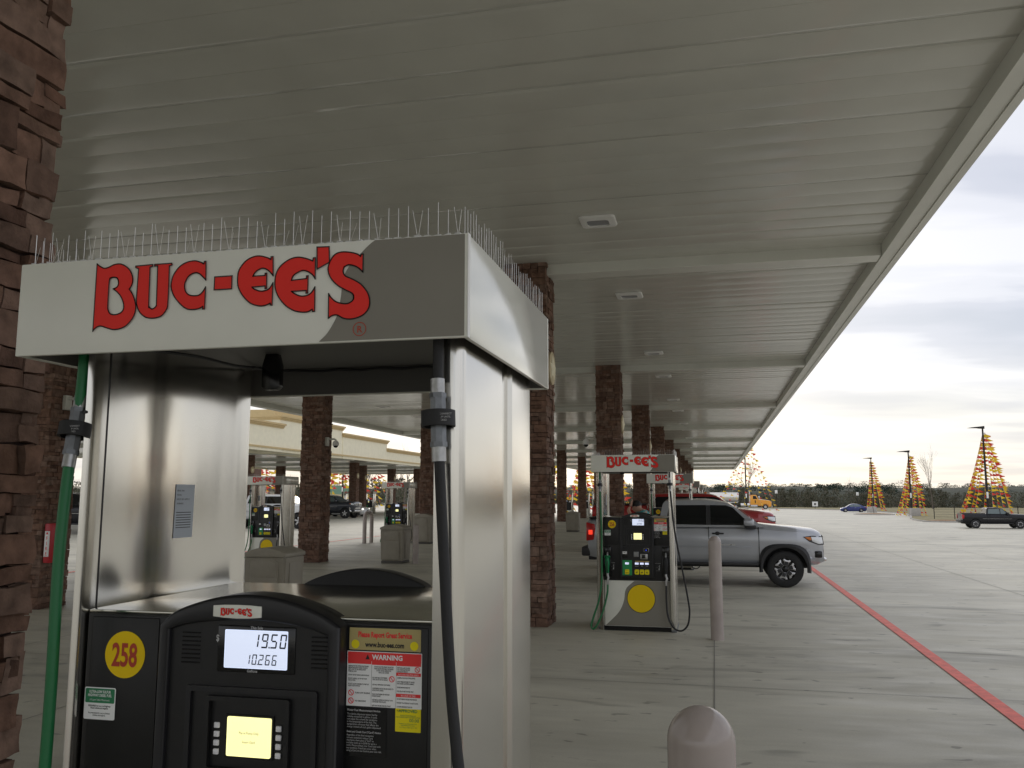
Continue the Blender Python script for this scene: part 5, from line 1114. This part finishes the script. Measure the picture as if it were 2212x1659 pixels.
def bare_tree(label,loc,h,seed,spread=.55,lev=4,r0=.09,group=None,stuff=None,br=(2,4),name='bare_tree'):
    random.seed(seed); t=thing(name,label,'tree',loc,random.uniform(0,6),group)
    tr=MB(); cr=MB()
    def grow(p,d,L,r,lv):
        g=tr if lv==lev else cr; q=p; pts=[p]; n=4
        for i in range(n):
            d=(d+Vector((random.uniform(-.13,.13),random.uniform(-.13,.13),random.uniform(-.02,.09)))).normalized(); q=q+d*L/n; pts.append(q)
        g.tube(pts,r,6 if lv==lev else 4,rr=[r*(1-.5*i/n) for i in range(n+1)])
        if lv==0: return
        for b in range(random.randint(*br)+(2 if lv==lev else 0)):
            u=random.uniform(.35,1); k=min(n,int(u*n)+1); a=random.uniform(0,2*PI); s=random.uniform(.35,1)*spread
            dd=(d+Vector((math.cos(a)*s,math.sin(a)*s,random.uniform(.0,.35)))).normalized()
            grow(pts[k],dd,L*random.uniform(.5,.75),r*(1-.5*u)*.6,lv-1)
    grow(Vector((0,0,0)),Vector((0,0,1)),h*.42,r0,lev)
    part('trunk',tr,'bark',t); part('crown',cr,'bark',t); return t
bare_tree('thin young bare tree on the planting island before the left pennant cone',(24.2,145,hgt(24,145)),5.2,31,.25,3,.05)
bare_tree('bare upright tree between the middle and right pennant cones',(48.5,215,-1.2),15.5,32,.38,4,.17,br=(3,5))
bare_tree('slim bare tree rising left of the parked blue sedan',(37,262,-1.1),9,33,.5,4,.12)
GT='bare winter trees behind the far left pumps'
for i,(x_,y_,h_) in enumerate(((-62,150,12),(-58,152,11),(-54.5,148,11.5),(-50.5,152,10.5),(-47.5,149,10),(-66,155,13))):
    bare_tree('bare winter tree number %d from the left behind the far left pumps'%(i+1),(x_,y_,hgt(x_,y_)),h_,40+i,.75,4,.17,GT,br=(3,5))
bare_tree('wide bare tree behind the pennants at the end of the canopy',(8.6,236,-1.0),13.5,52,.8,4,.22,br=(3,5))
t=thing('wire_fence','dark wire fence with thin posts behind the black pickup','fence',(0,0,0))
prv=None
for i in range(24):
    x_=26.5+2.2*i; y_=117-.5*i if i<10 else 112-.3*(i-10); z=hgt(x_,y_)
    g=MB(); g.cyl((x_,y_,z),(x_,y_,z+1.7),.05,n=6); part('post',g,'pole_dark',t)
    if prv:
        if i==1: wr=MB()
        for h_ in (.3,.6,.9,1.2,1.5): wr.cyl((prv[0],prv[1],prv[2]+h_),(x_,y_,z+h_),.012,n=3,cap=False)
    prv=(x_,y_,z)
part('wires',wr,'pole_dark',t)
def sign(label,x,y,w,h,zc,txt=None):
    z=hgt(x,y); t=thing('lot_sign',label,'sign',(x,y,z)); g=MB(); g.cyl((0,0,0),(0,0,zc),.05,n=8); part('post',g,'pole_dark',t)
    g=MB(); g.box(-w/2,w/2,-.04,-.01,zc-h/2,zc+h/2,bev=.004,seg=1); p=part('plate',g,'white',t)
    if txt: g=MB(); words(g,txt,h*.6,0,zc-h*.2,-.045,bold=.03); part('lettering',g,'ink',p,smooth=False)
sign('white square notice board on a short post at the edge of the lot',22.8,213,1.25,1.1,1.1,'M')
sign('small white round topped sign in front of the orange tractor',13.9,208,.55,.75,3.9)
sign('small white sign above the roof of the blue sedan',30.2,200,.5,.7,3.4)
# ---------------------------------------------------------------- woods on the skyline
def woods(nm,label,spots,m,seed,lean=1):
    random.seed(seed); V=[];Fc=[]
    for x,y,zb,h,r,k in spots:
        for i in range(int(k*2.2)):
            a=random.uniform(0,2*PI); u=random.random()**.6; hh=random.random(); rr=r*u*(1-.55*abs(hh*2-.9)); s=random.uniform(.14,.42)*max(h,3.2)/7
            c=Vector((x+rr*math.cos(a),y+rr*math.sin(a),zb+h*hh))
            tall=random.random()<.05 and lean==1
            n=Vector((random.gauss(0,1),random.gauss(0,1)-.6,random.gauss(0,1))).normalized(); t1=n.cross(Vector((0,0,1))); t1=t1.normalized() if t1.length>.01 else Vector((1,0,0)); t2=n.cross(t1)
            b=len(V)
            for q in range(3):
                an=2*PI*q/3+random.uniform(-.5,.5); V.append(c+((t1*math.cos(an)*lean+t2*math.sin(an))*s*random.uniform(.6,1.3) if not tall else Vector((math.cos(an)*.07,0,math.sin(an)*s*5))))
            Fc.append((b,b+1,b+2))
    me=bpy.data.meshes.new(nm); me.from_pydata(V,[],Fc); me.materials.append(M[m]); o=bpy.data.objects.new(nm,me); COL.objects.link(o); return tag(o,label,'woods',kind='stuff')
random.seed(77)
def th(x): return 5.6+1.1*math.sin(x*.055)+.7*math.sin(x*.17+1)+.5*math.sin(x*.43)
sp=[];sc=[]
for i in range(420):
    x=random.uniform(-70,210); y=random.uniform(232,252); sp.append((x,y,-1.3,random.uniform(.42,1.0)*5.4,random.uniform(1.4,3.4),160))
for i in range(430):
    x=random.uniform(-90,260); y=random.uniform(262,300); sc.append((x,y,-1.5,th(x)*random.uniform(.86,1.02)*(1.14 if random.random()<.08 else 1),random.uniform(2,4),130))
for i in range(150):
    x=random.uniform(-190,-40); y=random.uniform(165,200); sp.append((x,y,-.3,random.uniform(4.2,6.3),random.uniform(1.5,3),120))
for i in range(260):
    x=random.uniform(135,185); y=random.uniform(-60,225); sp.append((x,y,-.8,random.uniform(7,11),random.uniform(2,4),60))
woods('scrub_woods','band of grey brown scrub woods along the far edge of the lot',sp,'wood_leaf',1,1)
for i in range(420):
    x=random.uniform(-110,270); sc.append((x,random.uniform(300,308),3.9,random.uniform(1.3,2.5)*(1.3 if random.random()<.1 else 1),random.uniform(1.2,2.6),100))
woods('pine_woods','dark evergreen tree line on the far horizon',sc,'conifer',2,1.001)
g=MB(); pv=None
for i in range(60):
    x=-260+i*11; ring=[g.bm.verts.new((x,246+4*math.sin(i),-1.6)),g.bm.verts.new((x,256,2.6+.5*math.sin(i*1.3))),g.bm.verts.new((x,304,4.9+.35*math.sin(i*.8))),g.bm.verts.new((x,420,4.5))]
    if pv:
        for k in range(3): g.bm.faces.new((pv[k],pv[k+1],ring[k+1],ring[k]))
    pv=ring
struct(part('hillside',g,'dark_soil'))
# ---------------------------------------------------------------- second canopy with stepped parapet
t=thing('second_canopy','far canopy with tall cream stepped parapet and tan cornices seen through the pump','canopy',(0,0,0))
X2=-27.1
g=MB(); g.box(X2-19,X2-.3,30,108,4.75,5.0); part('ceiling',g,'soffit',t)
for k in range(8): g=MB(); g.box(X2-18.7,X2-.35,33+9.95*k,33.4+9.95*k,4.58,4.749); part('beam',g,'fascia',t)
secs=[(20,30.,5.9,0),(30.,50.9,6.44,0),(50.6,60.3,7.0,-.05),(60.3,69.3,6.52,0),(69.3,84,5.87,.0),(84,108,5.5,0)]
for a,b,zt,off in secs:
    g=MB(); g.box(X2-(2.6 if zt>6.9 else .3),X2+off,a,b-.002,4.62,zt-.16,bev=0); pw=part('parapet',g,'cream',t)
    g=MB(); ya,yb=a-.12,b+.12
    for i,(d,z0_,z1_) in enumerate(((.06,zt-.30,zt-.22),(.12,zt-.219,zt-.12),(.2,zt-.119,zt))): g.box(X2-(2.62 if zt>6.9 else .4)-(d if zt>6.9 else 0),X2+off+d,ya+.08-.04*i,yb-.08+.04*i,z0_,z1_)
    part('cornice',g,'cornice',pw)
g=MB(); g.box(X2-.3,X2+.07,20,108,4.80,4.90); part('string_course',g,'cornice',t)
g=MB(); g.box(X2-8,X2-4,57,64,5.1,8.1); part('roof_block',g,'cornice',t)
g=MB(); g.box(X2-18.9,X2-18.6,30,108,4.62,5.6); part('rear_parapet',g,'cream',t)
sc_=make_column(61,'stone column of the far canopy, left one above the pump 224 sign',(X2-4.2,54.0,0),'stone columns of the far canopy',hw=.33,hd=.31,H=4.76)
for i,(x_,y_,l_) in enumerate(((X2-12.9,75,'right one above the pump 224 sign'),(X2-3.9,71.5,'left of the pump 222 sign'),(X2-6.3,79.,'just behind the column left of the pump 222 sign'),(X2-5.0,83.5,'directly above the pump 222 sign'),(X2-4.0,88.6,'right of the pump 222 sign'),(X2-3.2,100,'furthest to the right'))):
    dup(sc_,(x_,y_,0),0,'stone column of the far canopy '+l_)
for i,(x_,y_) in enumerate(((-36.0,85.5),(-38.3,85.5),(-47.9,85.5),(-33.6,96))):
    dup(F0,(x_,y_,0),0,'distant fuel pump under the far canopy, number %d from the left'%[2,3,1,4][i],'fuel pumps under the far canopy').location=(x_,y_,0)
g=MB(); g.box(-78,-58.0,101,103.5,0,9); t=thing('store_building','dark brown stone shop wall with cream star medallions far left','building',(0,0,0)); w_=part('wall',g,'building_brown',t)
g=MB(); g.box(-78,-57.9+.35,100.7,101,3.3,3.65); part('stone_band',g,'cream',t)
for x_ in (-58.55,-61.6,-64.6):
    g=MB(); g.prism(circ(x_,4.85,.62,28,1.35),100.85,100.99); m=part('medallion',g,'medal',t)
    g=MB(); st=[]
    for i in range(10):
        r=.55 if i%2==0 else .22; a=PI/2+i*PI/5; st.append((x_+r*math.cos(a),4.85+r*math.sin(a)))
    g.prism(st,100.8,100.849); part('star',g,'cream',m)
t=thing('kiosk_house','small cream hut with a pale green metal roof beyond the far pumps','building',(-60.5,134,0))
g=MB(); g.box(-3.4,3.4,-2,2,0,2.3); part('wall',g,'cream',t); g=MB(); g.prism([(-3.9,2.2),(3.9,2.2),(2.0,3.6),(-2.0,3.6)],-2.3,2.3); part('roof',g,'roof_green',t)
g=MB(); g.box(-1,.1,-2.03,-1.99,.2,1.9); part('door',g,'glass_dark',t)
# ---------------------------------------------------------------- person
def person(loc,rz):
    t=thing('person','person in a teal t-shirt standing behind pump 256 with one hand raised to the forehead','person',loc,rz)
    def skin(nm,verts,edges,rad,m,parent,sub=2,root=0):
        me=bpy.data.meshes.new(nm); me.from_pydata(verts,edges,[]); o=bpy.data.objects.new(nm,me); COL.objects.link(o)
        o.modifiers.new('s','SKIN'); sv_=me.skin_vertices[0].data
        for i,r_ in enumerate(rad): sv_[i].radius=(r_,r_) if not isinstance(r_,tuple) else r_
        sv_[root].use_root=True
        if sub: q=o.modifiers.new('u','SUBSURF'); q.levels=sub; q.render_levels=sub
        dg=bpy.context.evaluated_depsgraph_get(); m2=bpy.data.meshes.new_from_object(o.evaluated_get(dg)); bpy.data.objects.remove(o)
        m2.materials.clear(); m2.materials.append(M[m]); m2.polygons.foreach_set('use_smooth',[True]*len(m2.polygons))
        q=bpy.data.objects.new(nm,m2); COL.objects.link(q); q.parent=parent; return q
    # body: faces -x (looks left); z up; total 1.72
    v=[(0,0,.93),(0,0,1.12),(.02,0,1.30),(.03,0,1.43),(-.01,0,1.495),(-.08,0,1.52),
       (0.01,.17,1.41),(.02,.25,1.13),(-.05,.23,.90),(-.06,.225,.84),
       (-.0,-.17,1.41),(-.17,-.31,1.33),(-.27,-.17,1.50),(-.24,-.09,1.575),
       (0,.095,.88),(.01,.11,.48),(.03,.115,.09),(-.10,.13,.04),(0,-.095,.88),(-.02,-.11,.48),(.02,-.115,.09),(-.11,-.13,.04)]
    e=[(0,1),(1,2),(2,3),(3,4),(4,5),(3,6),(6,7),(7,8),(8,9),(3,10),(10,11),(11,12),(12,13),(0,14),(14,15),(15,16),(16,17),(0,18),(18,19),(19,20),(20,21)]
    rd_=[(.13,.16),(.12,.145),(.13,.165),(.09,.11),.052,.05,.062,.045,.033,.028,.062,.043,.034,.026,.095,.062,.042,.035,.095,.062,.042,.035]
    body=skin('body',v,e,rd_,'skin',t)
    # head
    HM=Matrix.Translation((-.12,0,1.565))@Matrix.Rotation(R(-16),4,'Y')@Matrix.Scale(.9,4)
    g=MB(); hb=bmesh.new(); bmesh.ops.create_uvsphere(hb,u_segments=28,v_segments=22,radius=1)
    for q in hb.verts:
        x,y,z=q.co; f=-x
        X_=x*.098; Y_=y*.076; Z_=z*.118
        if z<0: Y_*=1-.25*z*z; X_*=1-.10*z*z; X_-=.012*(-z) if x<0 else -.006
        if f>.75 and abs(y)<.28 and -.35<z<.12: X_-=.022*(1-abs(y)/.28)*(1-abs(z+.15)/.3 if abs(z+.15)<.3 else 0)
        if f>.6 and .05<z<.25 and .15<abs(y)<.5: X_+=.008
        if f>.75 and abs(y)<.3 and -.55<z<-.42: X_-=.006
        q.co=Vector((X_,Y_,Z_))
    g._add(hb,HM)
    for s_ in (-1,1): g.sph((-.105,s_*.070,1.555),.024,(.55,.3,1.1),10)
    hd=part('head',g,'skin',body)
    g=MB()
    for s_ in (-1,1): g.sph((-.204,s_*.028,1.550),.010,(.5,1,.7),8)
    part('eye',g,'ink',hd); g=MB(); g.sph((-.185,0,1.492),.018,(.35,1,.25),8); part('mouth',g,'cabinet_red',hd)
    g=MB(); hb=bmesh.new(); bmesh.ops.create_uvsphere(hb,u_segments=28,v_segments=20,radius=1); random.seed(4)
    bmesh.ops.delete(hb,geom=[q for q in hb.verts if q.co.z<-.15 or (q.co.z<.12 and q.co.x<-.35)],context='VERTS')
    for q in hb.verts: q.co=Vector((q.co.x*.112,q.co.y*.088,q.co.z*.132))*(1+noise.noise(q.co*6)*.06)
    g._add(hb,HM@Matrix.Translation((.008,0,.008))); part('hair',g,'hair',hd)
    # raised hand with five fingers on the forehead
    def hand(base,d,up_,parent):
        d=Vector(d).normalized(); u=Vector(up_).normalized(); s=d.cross(u)
        V=[];E=[];RR=[]; B=Vector(base); V.append(B);RR.append(.024); V.append(B+d*.05);RR.append((.022,.034)); E.append((0,1))
        for k,(off,l) in enumerate(((-.028,.062),(-.01,.075),(.009,.07),(.027,.055))):
            i=len(V); V+= [B+d*.085+s*off,B+d*(.085+l*.5)+s*off*1.1-u*.006,B+d*(.085+l)+s*off*1.15-u*.022]; RR+=[.0105,.009,.0075]; E+=[(1,i),(i,i+1),(i+1,i+2)]
        i=len(V); V+=[B+d*.03-s*.035,B+d*.065-s*.06-u*.01,B+d*.095-s*.065-u*.015]; RR+=[.013,.0105,.009]; E+=[(0,i),(i,i+1),(i+1,i+2)]
        return skin('hand',[tuple(q) for q in V],E,RR,'skin',parent,1)
    hand((-.24,-.085,1.57),(.35,.35,.8),(1,0,-.3),body); hand((-.06,.225,.85),(-.15,0,-1),(0,-1,0),body)
    # clothes as shells over the body
    sh=[(0,0,.90),(0,0,1.12),(.02,0,1.30),(.045,0,1.45),(.035,0,1.495),(0.02,.17,1.435),(.02,.215,1.26),(0,-.17,1.43),(-.085,-.245,1.375)]
    skin('shirt',sh,[(0,1),(1,2),(2,3),(3,4),(3,5),(5,6),(3,7),(7,8)],[(.145,.175),(.138,.162),(.145,.185),(.115,.13),.070,.082,.068,.082,.064],'teal',t)
    skin('jeans',[(0,0,.93),(0,.095,.86),(.01,.11,.48),(.03,.115,.10),(0,-.095,.86),(-.02,-.11,.48),(.02,-.115,.10)],[(0,1),(1,2),(2,3),(0,4),(4,5),(5,6)],[(.14,.165),.108,.078,.062,.108,.078,.062],'denim',t)
    for s_ in (-1,1):
        g=MB(); g.sph((-.04,s_*.12,.05),.06,(2.3,.85,.8),14); part('shoe',g,'shoe',t)
    return t
person((-1.35,17.0,0.0),0)
# ---------------------------------------------------------------- tidy: rename helper-free scene
for o in list(bpy.data.objects):
    if o.name.startswith('cut'): bpy.data.objects.remove(o)
